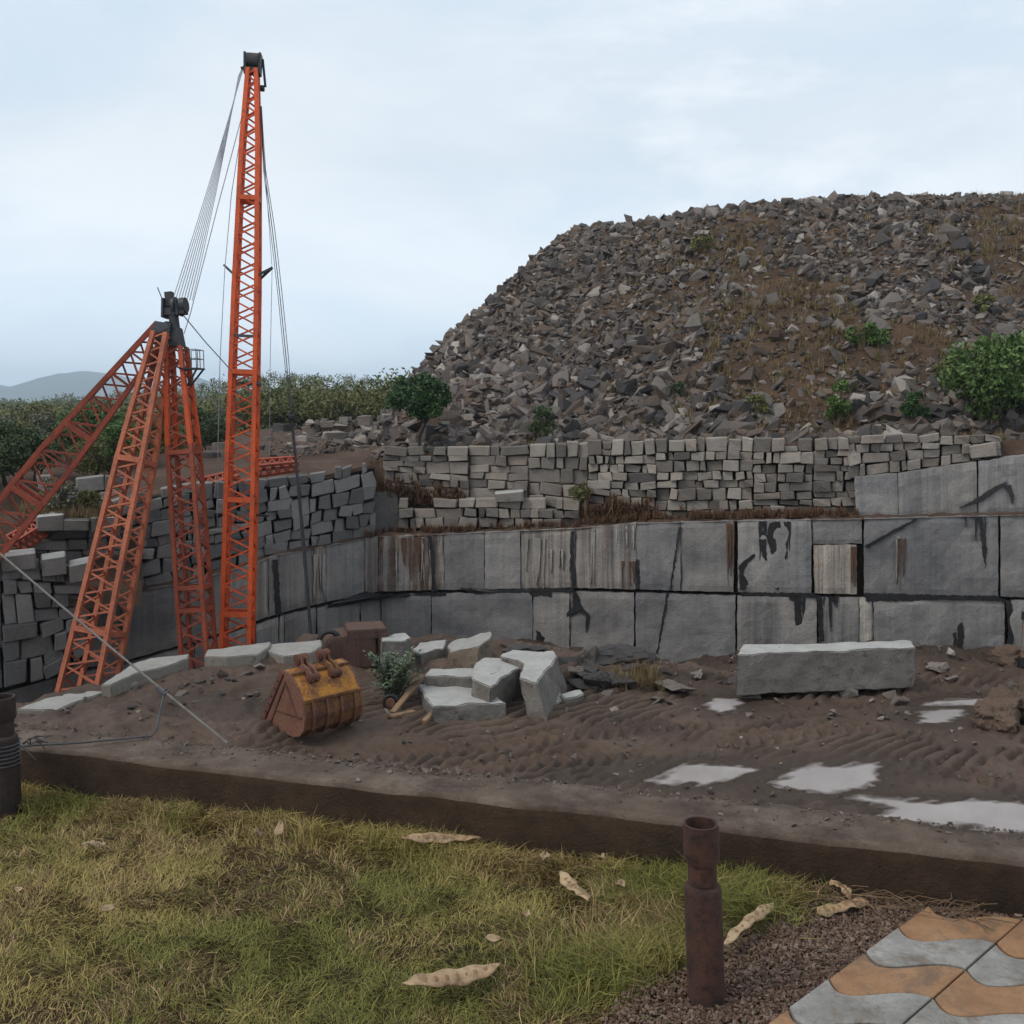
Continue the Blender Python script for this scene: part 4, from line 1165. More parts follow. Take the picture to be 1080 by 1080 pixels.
# foot row: rubble strip over the wall top
gN = 1500
fx = g.uniform(395, 1130, gN)
fy = np.array([D(p) for p in fx]) + 1.25 + np.abs(g.normal(0, 0.9, gN)) + 0.2
fp = np.array([at_y(p, 466, y) for p, y in zip(fx, fy)])
fz = np.array([max(upz(p[0], p[1]), float(heap_h(p[0], p[1]))) for p in fp])
fs_ = np.exp(g.normal(np.log(0.13), 0.5, gN)); fs_ = np.clip(fs_, 0.05, 0.42)
kk = g.random(gN) < np.where(fx > 860, 0.35, 0.8)
fp[:, 2] = fz + fs_ * 0.15
o = stamp("rock_rubble", PROTO, fp[kk], fs_[kk], rotmats(int(kk.sum()), g, 0.35), g.integers(0, len(PROTO), int(kk.sum())), MAT['rubble'])
props(o, "small stones strewn along the foot of the hill above the wall", "rubble", None, "stuff")

# ================================================================== PLANTS
def leaf_cloud(centers, radii, n, size, g, squash=0.8, droop=0.0, aspect=0.5):
    """n leaf quads spread through clumps; returns verts, faces"""
    centers = np.asarray(centers, float); radii = np.asarray(radii, float)
    w = radii ** 2; idx = g.choice(len(centers), n, p=w / w.sum())
    d = g.normal(size=(n, 3)); d /= np.linalg.norm(d, axis=1)[:, None]
    rr = radii[idx] * g.random(n) ** 0.45
    d[:, 2] *= squash
    p = centers[idx] + d * rr[:, None]
    a = g.normal(size=(n, 3)); a[:, 2] -= droop; a /= np.linalg.norm(a, axis=1)[:, None]
    b = np.cross(a, g.normal(size=(n, 3))); b /= np.linalg.norm(b, axis=1)[:, None]
    s = size * g.uniform(0.6, 1.35, n)
    L = a * s[:, None]; Wd = b * (s * aspect)[:, None]
    v = np.stack([p - L, p + Wd * 0.9, p + L, p - Wd * 0.9], 1).reshape(-1, 3)
    f = np.arange(n * 4).reshape(n, 4)
    return v, f

def make_tree(name, loc, h, w, mat, label, cat, g, trunk_frac=0.35, clumps=22, leaves=5000, lsize=0.09, group=None, trunk_r=None, squash=0.8, multi=1, hollow=0.0, part_names=("trunk", "crown"), droop=0.0):
    root = empty(name, V(loc), 0, label, cat, group)
    tb = MB(); tips = []
    tr = trunk_r or h * 0.025
    for m_ in range(multi):
        x0 = g.uniform(-.04, .04) * w * (multi > 1); top = np.array([g.uniform(-.12, .12) * w, g.uniform(-.12, .12) * w, h * trunk_frac * g.uniform(.85, 1.1)])
        mid = top * 0.5 + np.array([g.uniform(-.05, .05) * w, 0, 0])
        tb.path([(x0, 0, -0.15), mid, top], [tr * 1.25, tr, tr * .8], 7)
        for k in range(7 if multi == 1 else 3):
            a = 2 * math.pi * (k / 7.0) + g.uniform(-.4, .4); q = g.uniform(.25, .46) * w
            e = np.array([math.cos(a) * q, math.sin(a) * q, h * g.uniform(.55, .9)])
            m2 = top * .45 + e * .55 + np.array([0, 0, h * .04])
            tb.path([top, m2, e], [tr * .6, tr * .38, tr * .15], 5)
            for _ in range(2):
                e2 = e + np.array([g.uniform(-.2, .2) * w, g.uniform(-.2, .2) * w, g.uniform(.0, .14) * h]); tb.path([m2, e2], [tr * .28, tr * .08], 4)
    tb.build(part_names[0], MAT['bark'], root, smooth=True)
    cs = []; rs = []
    for i in range(clumps):
        a = g.uniform(0, 2 * math.pi); u = math.sqrt(g.random()) * 0.40 * w
        t = g.random()
        zc = h * (trunk_frac + (1 - trunk_frac) * (0.12 + 0.75 * t))
        env = math.sqrt(max(0.05, 1 - ((t - 0.42) / 0.62) ** 2))
        cs.append((math.cos(a) * u * env, math.sin(a) * u * env, zc)); rs.append(g.uniform(0.10, 0.19) * w)
    v, f = leaf_cloud(cs, rs, leaves, lsize, g, squash, droop)
    link(part_names[1], npmesh(part_names[1], v, f), mat, root)
    return root

gt = np.random.default_rng(5)
p = at_y(443, 476, 32.2); p[2] = max(upz(p[0], p[1]), -0.1)
p = at_y(443, 475, 31.35)
make_tree("round_tree", p, 2.42, 2.2, MAT['leaf_tree'], "small dark green round-crowned tree standing on the wall top at the hill's left toe", "tree", gt, 0.36, 34, 8000, 0.06, trunk_r=0.05)

def shrub(name, loc, h, w, mat, label, cat, n=2500, ls=0.06, group=None, clumps=14, droop=0.0, low=0.05, squash=0.85):
    root = empty(name, V(loc), 0, label, cat, group)
    tb = MB()
    for k in range(7):
        a = gt.uniform(0, 2 * math.pi); q = gt.uniform(.1, .42) * w
        tb.path([(0, 0, -.1), (math.cos(a) * q * .5, math.sin(a) * q * .5, h * .5), (math.cos(a) * q, math.sin(a) * q, h * gt.uniform(.6, .95))], [.022, .015, .006], 5)
    tb.build("stem", MAT['stem'], root)
    cs = []; rs = []
    for i in range(clumps):
        a = gt.uniform(0, 2 * math.pi); t = gt.random(); u = math.sqrt(gt.random()) * .42 * w * math.sqrt(max(.1, 1 - (t - .3) ** 2 * 1.6))
        cs.append((math.cos(a) * u, math.sin(a) * u, h * (low + .18 + .68 * t))); rs.append(gt.uniform(.12, .22) * min(w, h * 1.2))
    v, f = leaf_cloud(cs, rs, n, ls, gt, squash, droop)
    link("foliage", npmesh("foliage", v, f), mat, root)
    return root
for a in [("shrub", (1046, 452), 2.45, 2.9, 'leaf_bush', "large feathery green bush at the right edge, above the stacked wall", 11000, .075, 30, 0.9),
          ("shrub", (912, 371), 0.85, 1.35, 'leaf_bush', "light green bush highest up on the rubble slope", 1500, .06, 12, 0.0),
          ("shrub", (884, 446), 1.15, 1.0, 'leaf_bush', "bright green bush at the hill foot, left of two in front of the big bush", 1900, .055, 12, 0.0),
          ("shrub", (962, 452), 1.05, 0.85, 'leaf_tree', "dark green bush at the hill foot just left of the big feathery bush", 1700, .05, 12, 0.0),
          ("shrub", (800, 443), 0.85, 0.75, 'leaf_olive', "small dull green shrub among rocks near the hill foot, middle", 1000, .05, 9, 0.0),
          ("shrub", (574, 466), 1.05, 1.05, 'leaf_dark', "dark shrub at the hill foot above the stacked wall, right of the round tree", 1500, .05, 12, 0.0),
          ("shrub", (1037, 335), 0.75, 0.75, 'leaf_olive', "small olive shrub high on the slope above the big bush", 800, .05, 9, 0.0),
          ("shrub", (740, 268), 0.7, 1.2, 'leaf_olive', "dry olive clump near the hill top, middle", 700, .06, 9, 0.0),
          ("shrub", (1000, 412), 0.8, 0.9, 'leaf_olive', "yellowish shrub touching the big bush's left side", 1000, .06, 9, 0.0),
          ("shrub", (720, 419), 0.5, 0.8, 'leaf_dark', "low dark shrub between rocks left of the middle of the slope", 600, .05, 7, 0.0)]:
    shrub(a[0], on_heap(*a[1]), a[2], a[3], MAT[a[4]], a[5], "bush", a[6], a[7], "bushes on the spoil hill", a[8], a[9])
p = W(612, 536, 0.7)
shrub("shrub", p, 0.75, 0.7, MAT['leaf_olive'], "grey-green plant growing on the wall ledge, above the white-streaked panel", "bush", 900, .05)
# left ledge plants
for px, py, Y, h, w, mk, l in ((66, 540, 25.2, .95, .95, 'leaf_grey', "pale grey-green upright plant on the grassy ledge between the red legs"), (42, 542, 25.6, .55, .9, 'leaf_olive', "low olive tuft on the grassy ledge by the diagonal leg"), (92, 541, 25.4, .6, .7, 'leaf_olive', "small olive tuft right of the pale upright plant")):
    shrub("shrub", at_y(px, py, Y), h, w, MAT[mk], l, "bush", 1000, .06)

# broad-leaved shrub in the yard
pb = on_yard(414, 743)
root = empty("broadleaf_shrub", V(pb), 0, "bushy broad-leaved grey-green shrub growing beside the rusty yellow bucket", "bush")
st = MB(); lv = []; 
for k in range(46):
    a = gt.uniform(0, 2 * math.pi); q = gt.uniform(.08, .62); h = gt.uniform(.5, 1.42) * (1 - .35 * q)
    tip = np.array([math.cos(a) * q, math.sin(a) * q, h]); m_ = tip * .5 + np.array([0, 0, .1])
    st.path([(math.cos(a) * .05, math.sin(a) * .05, -.1), m_, tip], [.012, .009, .004], 5)
    for j in range(20):
        t = .2 + .8 * j / 19; b0 = m_ * (1 - max(0, t * 2 - 1)) + tip * max(0, t * 2 - 1) if t > .5 else m_ * t * 2
        az = j * 2.4 + k; L = gt.uniform(.09, .16); up = gt.uniform(.1, .9)
        d = np.array([math.cos(az), math.sin(az), up]); d /= np.linalg.norm(d); s_ = np.cross(d, [0, 0, 1]); s_ /= np.linalg.norm(s_)
        n_ = np.cross(s_, d)
        lv.append([b0, b0 + d * L * .5 + s_ * L * .24 + n_ * .006, b0 + d * L - n_ * .01, b0 + d * L * .5 - s_ * L * .24 + n_ * .006])
st.build("stem", MAT['stem'], root)
v = np.array(lv).reshape(-1, 3)
link("foliage", npmesh("foliage", v, np.arange(len(v)).reshape(-1, 4)), MAT['leaf_broad'], root)

# scrub trees beyond the wall: four kinds, each tree its own copy
kinds = []
for k, (mk, nm, lab) in enumerate((('leaf_olive', 'olive', 0), ('leaf_dark', 'dark', 0), ('leaf_bush', 'bright', 0), ('leaf_grey', 'grey-green', 0))):
    t = make_tree("scrub_tree", (0, 0, 0), 3.2, 3.6, MAT[mk], "x", "tree", gt, 0.2, 34, 5200, 0.085, multi=3, trunk_r=0.05, squash=.8)
    kinds.append([t, nm, False])
def copy_tree(root):
    r = root.copy(); COL.objects.link(r)
    for ch in root.children:
        c = ch.copy(); COL.objects.link(c); c.parent = r
    return r
SCR = [(-14, 470, 29, 1, 1.05), (8, 500, 29.5, 1, .95), (36, 492, 30.5, 1, .85), (70, 470, 34, 2, .95), (100, 478, 32, 0, .9), (130, 488, 31.5, 2, .8), (158, 478, 34, 0, .9), (20, 452, 40, 0, 1.05), (58, 448, 45, 3, 1.2), (95, 450, 42, 2, 1.0), (135, 452, 46, 0, 1.05),
       (170, 458, 44, 0, 1.0), (205, 452, 48, 1, 1.0), (214, 462, 52, 0, .95), (228, 450, 58, 3, 1.0), (262, 448, 66, 0, 1.0), (290, 446, 72, 1, 1.05), (312, 444, 76, 0, 1.0), (335, 441, 80, 1, 1.0), (352, 438, 70, 0, 1.0), (372, 436, 76, 0, 1.05), (392, 432, 82, 3, 1.0), (300, 436, 92, 3, 1.0), (330, 432, 100, 2, 1.0), (0, 440, 52, 3, 1.0), (40, 436, 58, 0, 1.0), (80, 437, 62, 3, 1.0), (118, 436, 60, 0, 1.0), (155, 440, 62, 3, 1.0)]
TC = {0: 'olive green', 1: 'dark green', 2: 'bright yellowish green', 3: 'dull grey-green'}
for j, (px, py, Y, k, s) in enumerate(SCR):
    q = at_y(px, py, Y); q[2] = upz(q[0], q[1]) - 0.1
    t, nm, used = kinds[k]
    o = t if not used else copy_tree(t); kinds[k][2] = True
    # size so that the crown reaches the tree line of the photograph
    ty = 426 + (446 - 426) * float(sstep(48, 30, Y)) + gt.uniform(-9, 13) + (8 if 40 < px < 200 else 0) * (Y < 36)
    if 165 < px <= 260: ty = 424 + gt.uniform(-3, 8)
    elif px > 260: ty = 412 + gt.uniform(-5, 8)
    s = max(.45, (at_y(px, ty, Y)[2] - q[2]) / 3.3)
    o.location = V(q); o.rotation_euler = (0, 0, gt.uniform(0, 6.28)); o.scale = (s * gt.uniform(1.0, 1.45), s * gt.uniform(1.0, 1.3), s)
    where = "left of the diagonal leg" if px < 60 else ("behind the red legs" if px < 200 else ("behind the orange boom" if px < 290 else "on the scrub slope between boom and round tree"))
    dist = "near" if Y < 36 else ("middle-distance" if Y < 60 else "distant")
    o["label"] = f"{dist} {TC[k]} scrub tree {where}"; o["category"] = "tree"; o["group"] = "scrub trees beyond the quarry"

# far scrub: one mass
NF = 2600
az = gt.uniform(-0.62, 0.02, NF); dd = np.exp(gt.uniform(math.log(62), math.log(1700), NF))
fx = dd * az; fy = dd
fzz = plain(fx, fy)
vs = []; fs = []; b = 0
for i in range(NF):
    h = gt.uniform(2.4, 4.6) * (0.75 + 0.25 * min(1, dd[i] / 200)); w = h * gt.uniform(.9, 1.6) * (1 + dd[i] / 500)
    nc = 7; a = gt.uniform(0, 6.28, nc); u = gt.uniform(0, .45, nc) * w
    cs = np.stack([np.cos(a) * u, np.sin(a) * u, h * gt.uniform(.35, .8, nc)], 1) + np.array([fx[i], fy[i], fzz[i]])
    nl = 230 if dd[i] < 160 else (110 if dd[i] < 420 else 48)
    v, f = leaf_cloud(cs, np.full(nc, .2 * w), nl, (0.13 if dd[i] < 160 else 0.24 if dd[i] < 420 else .62) * (1 + dd[i] / 1500), gt)
    vs.append(v); fs.append(f + b); b += len(v)
me = npmesh("scrub_forest", np.concatenate(vs), np.concatenate(fs))
MAT['leaf_far'] = m_leaf("far_scrub_leaf", [(0.081, 0.095, 0.025), (0.115, 0.120, 0.033), (0.161, 0.144, 0.043), (0.065, 0.081, 0.025)])
props(link("scrub_forest", me, MAT['leaf_far']), "far dense green scrub forest running to the horizon", "forest", None, "stuff")

# small far white houses on the scrub hill
for px, py, Y, w, l in ((307, 401, 330, 2.4, "tiny white house on the scrub hill right of the orange boom"), (366, 399, 340, 2.2, "tiny pale house at the skyline of the scrub hill, near the round tree")):
    q = at_y(px, py, Y); root = empty("house", V(q - np.array([0, 0, 1.2])), 0, l, "house")
    mb = MB(); mb.bar((0, 0, -3), (0, 0, 1.6), w, 2.4, (0, 1, 0)); mb.build("wall", M_HOUSE := (globals().get('M_HOUSE') or m_paint("whitewash", (.55, .53, .5), (.4, .38, .36), .2)), root)
    mb = MB(); mb.bar((0, 0, 1.603), (0, 0, 1.75), w + .4, 2.9, (0, 1, 0)); mb.build("roof", MAT['rust'], root)

# dry grass tufts
def tufts(pts, hs, mat, label, per=26, wid=0.012, g=gt, spread=.5):
    n = len(pts); pts = np.asarray(pts); hs = np.asarray(hs)
    P = np.repeat(pts, per, 0); H = np.repeat(hs, per) * g.uniform(.5, 1.15, n * per)
    a = g.uniform(0, 6.28, n * per); l = np.abs(g.normal(0, spread, n * per))
    base = P + np.stack([g.normal(0, .12, n * per), g.normal(0, .12, n * per), np.zeros(n * per)], 1) * np.repeat(hs, per)[:, None]
    d = np.stack([np.cos(a) * l, np.sin(a) * l, np.ones(n * per)], 1); d /= np.linalg.norm(d, axis=1)[:, None]
    t = base + d * H[:, None]; t[:, 2] -= l * l * H * .25
    s = np.stack([-np.sin(a), np.cos(a), np.zeros(n * per)], 1) * wid
    v = np.stack([base - s, base + s, t], 1).reshape(-1, 3)
    o = link("dry_grass", npmesh("dry_grass", v, np.arange(len(v)).reshape(-1, 3)), mat)
    return props(o, label, "grass", None, "stuff")
# on the heap (upper right, brownish)
n0 = 5200
x = gt.uniform(2, 26, n0); y = gt.uniform(28, 47, n0); z = heap_h(x, y)
px_ = 540 + F * x / y
yc_ = np.interp(x, crest[:, 0], crest[:, 1])
m_ = (y < yc_ + .4) & (z > .3) & (gt.random(n0) < (0.06 + .8 * sstep(0.47, 0.60, fbm(x * 0.16 + 4, z * 0.30 + 8, 3))) * sstep(600, 800, px_)) 
tufts(np.stack([x, y, z], 1)[m_], gt.uniform(.18, .42, int(m_.sum())), MAT['dry'], "dry straw-coloured grass tufts on the upper right of the spoil hill", 22, .014)
# ledges
pts = []; hs = []
for i in range(900):
    px = gt.uniform(385, 905); b_ = gt.uniform(.15, .75); q = ledge(px, b_, .05)
    dn = sstep(.42, .6, vnoise(px * .035, 3.3)); 
    if gt.random() < .25 + .6 * dn: pts.append(q); hs.append(gt.uniform(.10, .26))
tufts(pts, hs, MAT['rust_grass'], "rust-brown dead grass along the ledge of the sawn bench", 24, .012)
pts = []; hs = []
for i in range(190):
    t = gt.random(); px = 398 + 92 * t + gt.normal(0, 5); py = 512 + 10 * t + gt.normal(0, 5); pts.append(W(px, py + 4, .75 + gt.uniform(-.1, .25))); hs.append(gt.uniform(.10, .24))
for i in range(190):
    px = gt.normal(655, 18); py = 548 - abs(gt.normal(0, 8)); pts.append(W(px, py, .55)); hs.append(gt.uniform(.15, .35))
tufts(pts, hs, MAT['rust_grass'], "hanging rust-brown dead brush on the stacked wall", 26, .014, spread=1.2)
pts = []; hs = []
for i in range(420):
    px = gt.uniform(385, 1130); q = at_y(px, t3(px) + 2, D(px) + gt.uniform(1.6, 3.6)); q[2] = max(upz(q[0], q[1]), float(heap_h(q[0], q[1]))); pts.append(q); hs.append(gt.uniform(.12, .35))
for i in range(200):
    q = at_y(gt.uniform(20, 125), 545, gt.uniform(24.6, 26.2)); q[2] = at_y(70, 543, 25.2)[2]; pts.append(q); hs.append(gt.uniform(.12, .4))
tufts(pts, hs, MAT['dry'], "dry grass on the terrace above the stacked wall", 20, .012)
pts = []; hs = []
for i in range(34):
    q = on_yard(gt.normal(672, 12), gt.normal(722, 5)); pts.append(q); hs.append(gt.uniform(.25, .5))
tufts(pts, hs, MAT['dry'], "dry tuft of straw grass in the yard beside the dark wet rocks", 26, .010, spread=.7)
# ================================================================== DERRICK CRANE
def lattice(part, p0, p1, prof, facing, rot, n_bay, chord_r, lace_r, mat, lace_mat, joints=(), jmat=None, double=False):
    """four-chord lattice girder from p0 (foot) to p1 (head); prof: [(t, width, depth)]"""
    p0 = V(p0); p1 = V(p1); ax = (p1 - p0); L = ax.length; ax.normalize()
    f = V(facing); x = f.cross(ax).normalized() * -1; y = ax.cross(x).normalized()
    c, s = math.cos(rot), math.sin(rot); x, y = x * c + y * s, -x * s + y * c
    ts = [q[0] for q in prof]; wsl = [q[1] for q in prof]; dsl = [q[2] for q in prof]
    def corner(k, t):
        sx, sy = ((-1, -1), (1, -1), (1, 1), (-1, 1))[k]
        w = np.interp(t, ts, wsl); d = np.interp(t, ts, dsl)
        return p0 + ax * (L * t) + x * (sx * w / 2) + y * (sy * d / 2)
    tt = sorted(set([0, 1] + ts))
    for k in range(4):
        mb = MB()
        for a, b in zip(tt[:-1], tt[1:]): mb.bar(corner(k, a), corner(k, b), chord_r * 2, chord_r * 2, y)
        mb.build("chord", mat, part)
    bt = [0]
    while bt[-1] < 1:   # bay length follows the girder width
        bt.append(bt[-1] + (1.0 / n_bay) * (0.35 + 0.65 * float(np.interp(bt[-1], ts, wsl)) / max(wsl)))
    bt = [b / bt[-1] for b in bt]
    for k in range(4):
        k2 = (k + 1) % 4; mb = MB()
        for i in range(len(bt) - 1):
            a, b = (k, k2) if i % 2 == 0 else (k2, k)
            mb.bar(corner(a, bt[i]), corner(b, bt[i + 1]), lace_r * 2, lace_r * 2, ax)
            if double and i % 2 == 0: mb.bar(corner(a, bt[i]), corner(b, bt[i]), lace_r * 1.6, lace_r * 1.6, ax)
        mb.build("lacing", lace_mat, part)
    for j in joints:
        mb = MB()
        for k in range(4):
            k2 = (k + 1) % 4
            mb.bar(corner(k, j), corner(k2, j), chord_r * 2.3, chord_r * 2.3, ax)
        mb.build("joint_frame", jmat or mat, part)
    return corner, ax, x, y

cr0 = at_y(215, 330, 23.3)
crane = props(empty("derrick_crane", (0, 0, 0)), "tall orange lattice derrick crane with boom, mast and faded red stiff legs", "crane")
def sub(name): 
    o = empty(name); o.parent = crane; return o
head = at_y(184, 352, 23.4)
# boom
boom = sub("boom")
tip = at_y(266.5, 74, 24.2); bfoot = at_y(248.5, 745, 23.2)
bL = np.linalg.norm(tip - bfoot)
bc, bax, bx, by = lattice(boom, bfoot, tip, [(0, .63, .60), (.37, .59, .56), (.66, .50, .48), (.89, .35, .34), (1, .18, .24)], (0, 1, 0), math.radians(5), 50, .046, .018, MAT['boom'], MAT['boom'], (.15, .33, .53, .80), MAT['boom'])
mb = MB()
tc = V(tip)
for s in (-1, 1): mb.bar(tc + bx * s * .16 - bax * .1, tc + bx * s * .17 + bax * .36, .05, .26, by)
mb.bar(tc - bx * .18 - bax * .02, tc + bx * .18 - bax * .02, .12, .2, by)
mb.bar(tc - bx * .20 - by * .10 + bax * .3, tc - bx * .26 - by * .22 - bax * .28, .05, .05, by)
mb.bar(tc + bx * .26 + bax * .02, tc + bx * .05 + bax * .04, .05, .1, by)
mb.build("boom_head", MAT['black'], boom)
mb = MB(); mb.tube(tc - bx * .13 + bax * .22, tc + bx * .13 + bax * .22, .16, 16); mb.build("sheave", MAT['black'], boom, smooth=True)
mb = MB(); mb.tube(tc - bx * .02 - bax * .32 - by * .2, tc - bx * .24 - bax * .32 - by * .2, .07, 12); mb.build("sheave", MAT['black'], boom, smooth=True)
def boom_t(py): return float(np.clip((745 - py) / (745 - 74), 0, 1))
t = boom_t(289); t2_ = boom_t(277)
for k, k2, sx in ((0, 3, -1), (1, 2, 1)):
    mb = MB(); e = V(bfoot) + bax * bL * t2_ + bx * sx * .54 - by * .1
    mb.bar(bc(k, t), e, .05, .05, by); mb.bar(bc(k2, t), e, .05, .05, by)
    mb.build("rope_spreader", MAT['black'], boom)
t = boom_t(400); mb = MB()
mb.bar(bc(0, t) - bx * .06 - by * .05, bc(1, t) - by * .05, .10, .07, bax); mb.bar(bc(0, t) - bx * .04, bc(3, t) - bx * .04, .08, .07, bax)
mb.build("rope_guide", MAT['dark_wire'], boom)
t = boom_t(352); mb = MB(); mb.bar(bc(3, t), bc(2, t), .06, .06, bax); mb.build("rope_guide", MAT['dark_wire'], boom)
t = boom_t(540)
for k, sx in ((0, -1), (1, 1)):
    mb = MB(); mb.bar(bc(k, t), V(bfoot) + bax * bL * t + bx * (.62 * sx), .05, .05, by); mb.build("rope_spreader", MAT['black'], boom)

# mast
mast = sub("mast")
mh = at_y(186, 366, 23.3); mf = at_y(214.5, 760, 22.6)
mc, max_, mx_, my_ = lattice(mast, mf, mh, [(0, .60, .50), (.35, .59, .49), (.72, .55, .46), (1, .32, .32)], (0, 1, 0), math.radians(-6), 32, .043, .019, MAT['boom_dark'], MAT['boom_dark'], (.30, .36, .72), MAT['boom_dark'])
# the mast's upper section is freshly painted
for ch in mast.children:
    pass
mbl = MB()
tp = [0.74, 0.86, 0.985]
for k in range(4):
    for a, b in zip(tp[:-1], tp[1:]): mbl.bar(mc(k, a), mc(k, b), .098, .098, my_)
o = mbl.build("painted_section", MAT['boom'], mast); o["label"] = "freshly painted bright orange upper mast section"
mb = MB(); hp = V(mh)
top4 = [mc(k, 1.0) for k in range(4)]
apex = hp + max_ * .42
mb.add(list(top4) + [apex + mx_ * -.12 - my_ * .12, apex + mx_ * .12 - my_ * .12, apex + mx_ * .12 + my_ * .12, apex - mx_ * .12 + my_ * .12],
       [[0, 1, 5, 4], [1, 2, 6, 5], [2, 3, 7, 6], [3, 0, 4, 7], [4, 5, 6, 7], [0, 3, 2, 1]])
mb.tube(apex, apex + max_ * .42, .10, 10)
mb.build("mast_head", MAT['black'], mast)
mx_ = -mx_
mb = MB(); hh = V(at_y(182, 323, 23.35))
mb.tube(hh - mx_ * .02 + mx_ * .22, hh + mx_ * .10 + mx_ * .22, .17, 14); mb.tube(hh + mx_ * .02, hh + mx_ * .1, .20, 14)
mb.build("sheave", MAT['black'], mast, smooth=True)
mb = MB()
mb.bar(hh - mx_ * .20 - max_ * .25, hh - mx_ * .16 + max_ * .18, .05, .3, my_); mb.bar(hh + mx_ * .16 - max_ * .22, hh + mx_ * .12 + max_ * .1, .05, .3, my_)
mb.bar(hh - mx_ * .22 - max_ * .12, hh + mx_ * .3 - max_ * .12, .16, .24, my_); mb.bar(hh - mx_ * .05 + max_ * .0, hh - mx_ * .06 + max_ * .32, .16, .16, my_)
mb.tube(hh - mx_ * .2 + max_ * .1, hh - mx_ * .32 + max_ * .45, .012, 5)
mb.tube(hh + mx_ * .0 - max_ * .2, hh + mx_ * .04 - max_ * .75, .11, 10)
mb.build("pivot_bracket", MAT['black'], mast)
# working platform with railing
pf = sub("platform")
q0 = V(at_y(199, 389, 23.2)); ex = Vector((1, 0, 0)); ey = Vector((0, 1, 0)); ez = Vector((0, 0, 1))
mb = MB(); mb.bar(q0 - ex * .1 + ey * -.3, q0 - ex * .1 + ey * .3, .04, .04, ez)
mb.bar(q0 - ex * .12, q0 + ex * .28, .6, .035, ez)
mb.bar(q0 + ex * .26 - ey * .25, q0 - ex * .0 - ey * .1 - ez * .38, .035, .035, ey); mb.bar(q0 + ex * .26 + ey * .25, q0 + ey * .1 - ez * .38, .035, .035, ey)
mb.build("deck", MAT['black'], pf)
mb = MB()
for a, b in ((-.02, -.28), (.12, -.28), (.26, -.28), (.26, 0), (.26, .28), (-.02, .28), (.12, .28)):
    mb.tube(q0 + ex * a + ey * b, q0 + ex * a + ey * b + ez * .42, .010, 5)
for zz in (.22, .42):
    mb.tube(q0 + ex * -.02 - ey * .28 + ez * zz, q0 + ex * .26 - ey * .28 + ez * zz, .009, 5); mb.tube(q0 + ex * .26 - ey * .28 + ez * zz, q0 + ex * .26 + ey * .28 + ez * zz, .009, 5); mb.tube(q0 + ex * -.02 + ey * .28 + ez * zz, q0 + ex * .26 + ey * .28 + ez * zz, .009, 5)
mb.build("railing", MAT['black'], pf)
# stiff legs
l1 = sub("stiff_leg"); l1["label"] = "faded red oxide stiff leg coming down towards the slabs"
k1 = at_y(172, 352, 23.2); f1 = at_y(86, 758, 21.4)
c1, *_ = lattice(l1, f1, k1, [(0, .90, .78), (.66, .58, .54), (1, .30, .28)], (0, 1, 0), math.radians(-12), 31, .050, .020, MAT['leg'], MAT['leg'], (.22, .66), MAT['leg'], double=False)
l2 = sub("stiff_leg"); l2["label"] = "dark red oxide stiff leg slanting out to the left edge"
k2 = at_y(172, 346, 23.4); f2 = at_y(-150, 742, 21.8)
c2, *_ = lattice(l2, f2, k2, [(0, .78, .80), (.65, .74, .68), (1, .34, .30)], (0, 1, 0), math.radians(14), 24, .05, .022, MAT['leg2'], MAT['leg2'], (.55, .72), MAT['leg2'], double=True)
mb = MB(); hb = V(at_y(173, 345, 23.3))
mb.bar(hb - ex * .28 - ez * .14, hb + ex * .14 + ez * .05, .16, .34, ey); mb.bar(hb - ez * .30 - ex * .05, hb + ez * .1 + ex * .02, .36, .3, ey); mb.bar(hb, V(apex) + max_ * .05, .14, .2, ey)
mb.build("leg_head_bracket", MAT['dark_wire'], crane)
# pendant ropes between boom tip and mast head
pr = sub("luffing_ropes")
mb = MB(); a0 = tc + bx * .24 + bax * .02; b0 = hh + mx_ * .22 + max_ * .1
NB = 15
for i in range(NB):
    u = (i - (NB - 1) / 2) / ((NB - 1) / 2)
    pa = a0 + bax * (-.16 * u) + bx * (.07 * u) ; pb_ = b0 + mx_ * (.24 * u) + by * (.05 * ((i % 2) * 2 - 1))
    pts = []
    for k in range(9):
        t = k / 8; p = pa.lerp(pb_, t); p.z -= .10 * math.sin(math.pi * t) * (1 + .3 * u); pts.append(p)
    mb.path(pts, .0085, 4)
mb.build("rope", MAT['wire'], pr)
def wire(name, pts, r, mat=None, parent=crane):
    m_ = MB(); m_.path(pts, r, 5); return m_.build(name, mat or MAT['dark_wire'], parent)
wire("rope", [at_y(259, 108, 24.1), at_y(229, 220, 23.9), at_y(201, 330, 23.7), at_y(194, 352, 23.6)], .010, MAT['wire'])
wire("rope", [at_y(257, 122, 24.1), at_y(244, 205, 24), at_y(237, 285, 23.6), at_y(232, 380, 23.5), at_y(230, 470, 23.4), at_y(229, 560, 23.4)], .009, MAT['wire'])
wire("rope", [at_y(192, 331, 23.5), at_y(216, 360, 23.3), at_y(244, 391, 23.1)], .013)
hk = at_y(308, 440, 24.6)
for dxp, r_ in ((0, .011), (2.5, .009), (-2.0, .008)):
    wire("rope", [at_y(275 + dxp * .2, 112, 24.2), at_y(279 + dxp * .5, 180, 24.3), at_y(287 + dxp, 240, 24.4), at_y(295 + dxp, 310, 24.5), at_y(302 + dxp, 380, 24.6), at_y(307 + dxp * .3, 436, 24.6)], r_)
wire("rope", [at_y(276, 112, 24.2), at_y(281, 200, 24.3), at_y(287, 283, 24.3), at_y(285, 380, 24.3), at_y(284, 480, 24.3)], .007, MAT['wire'])
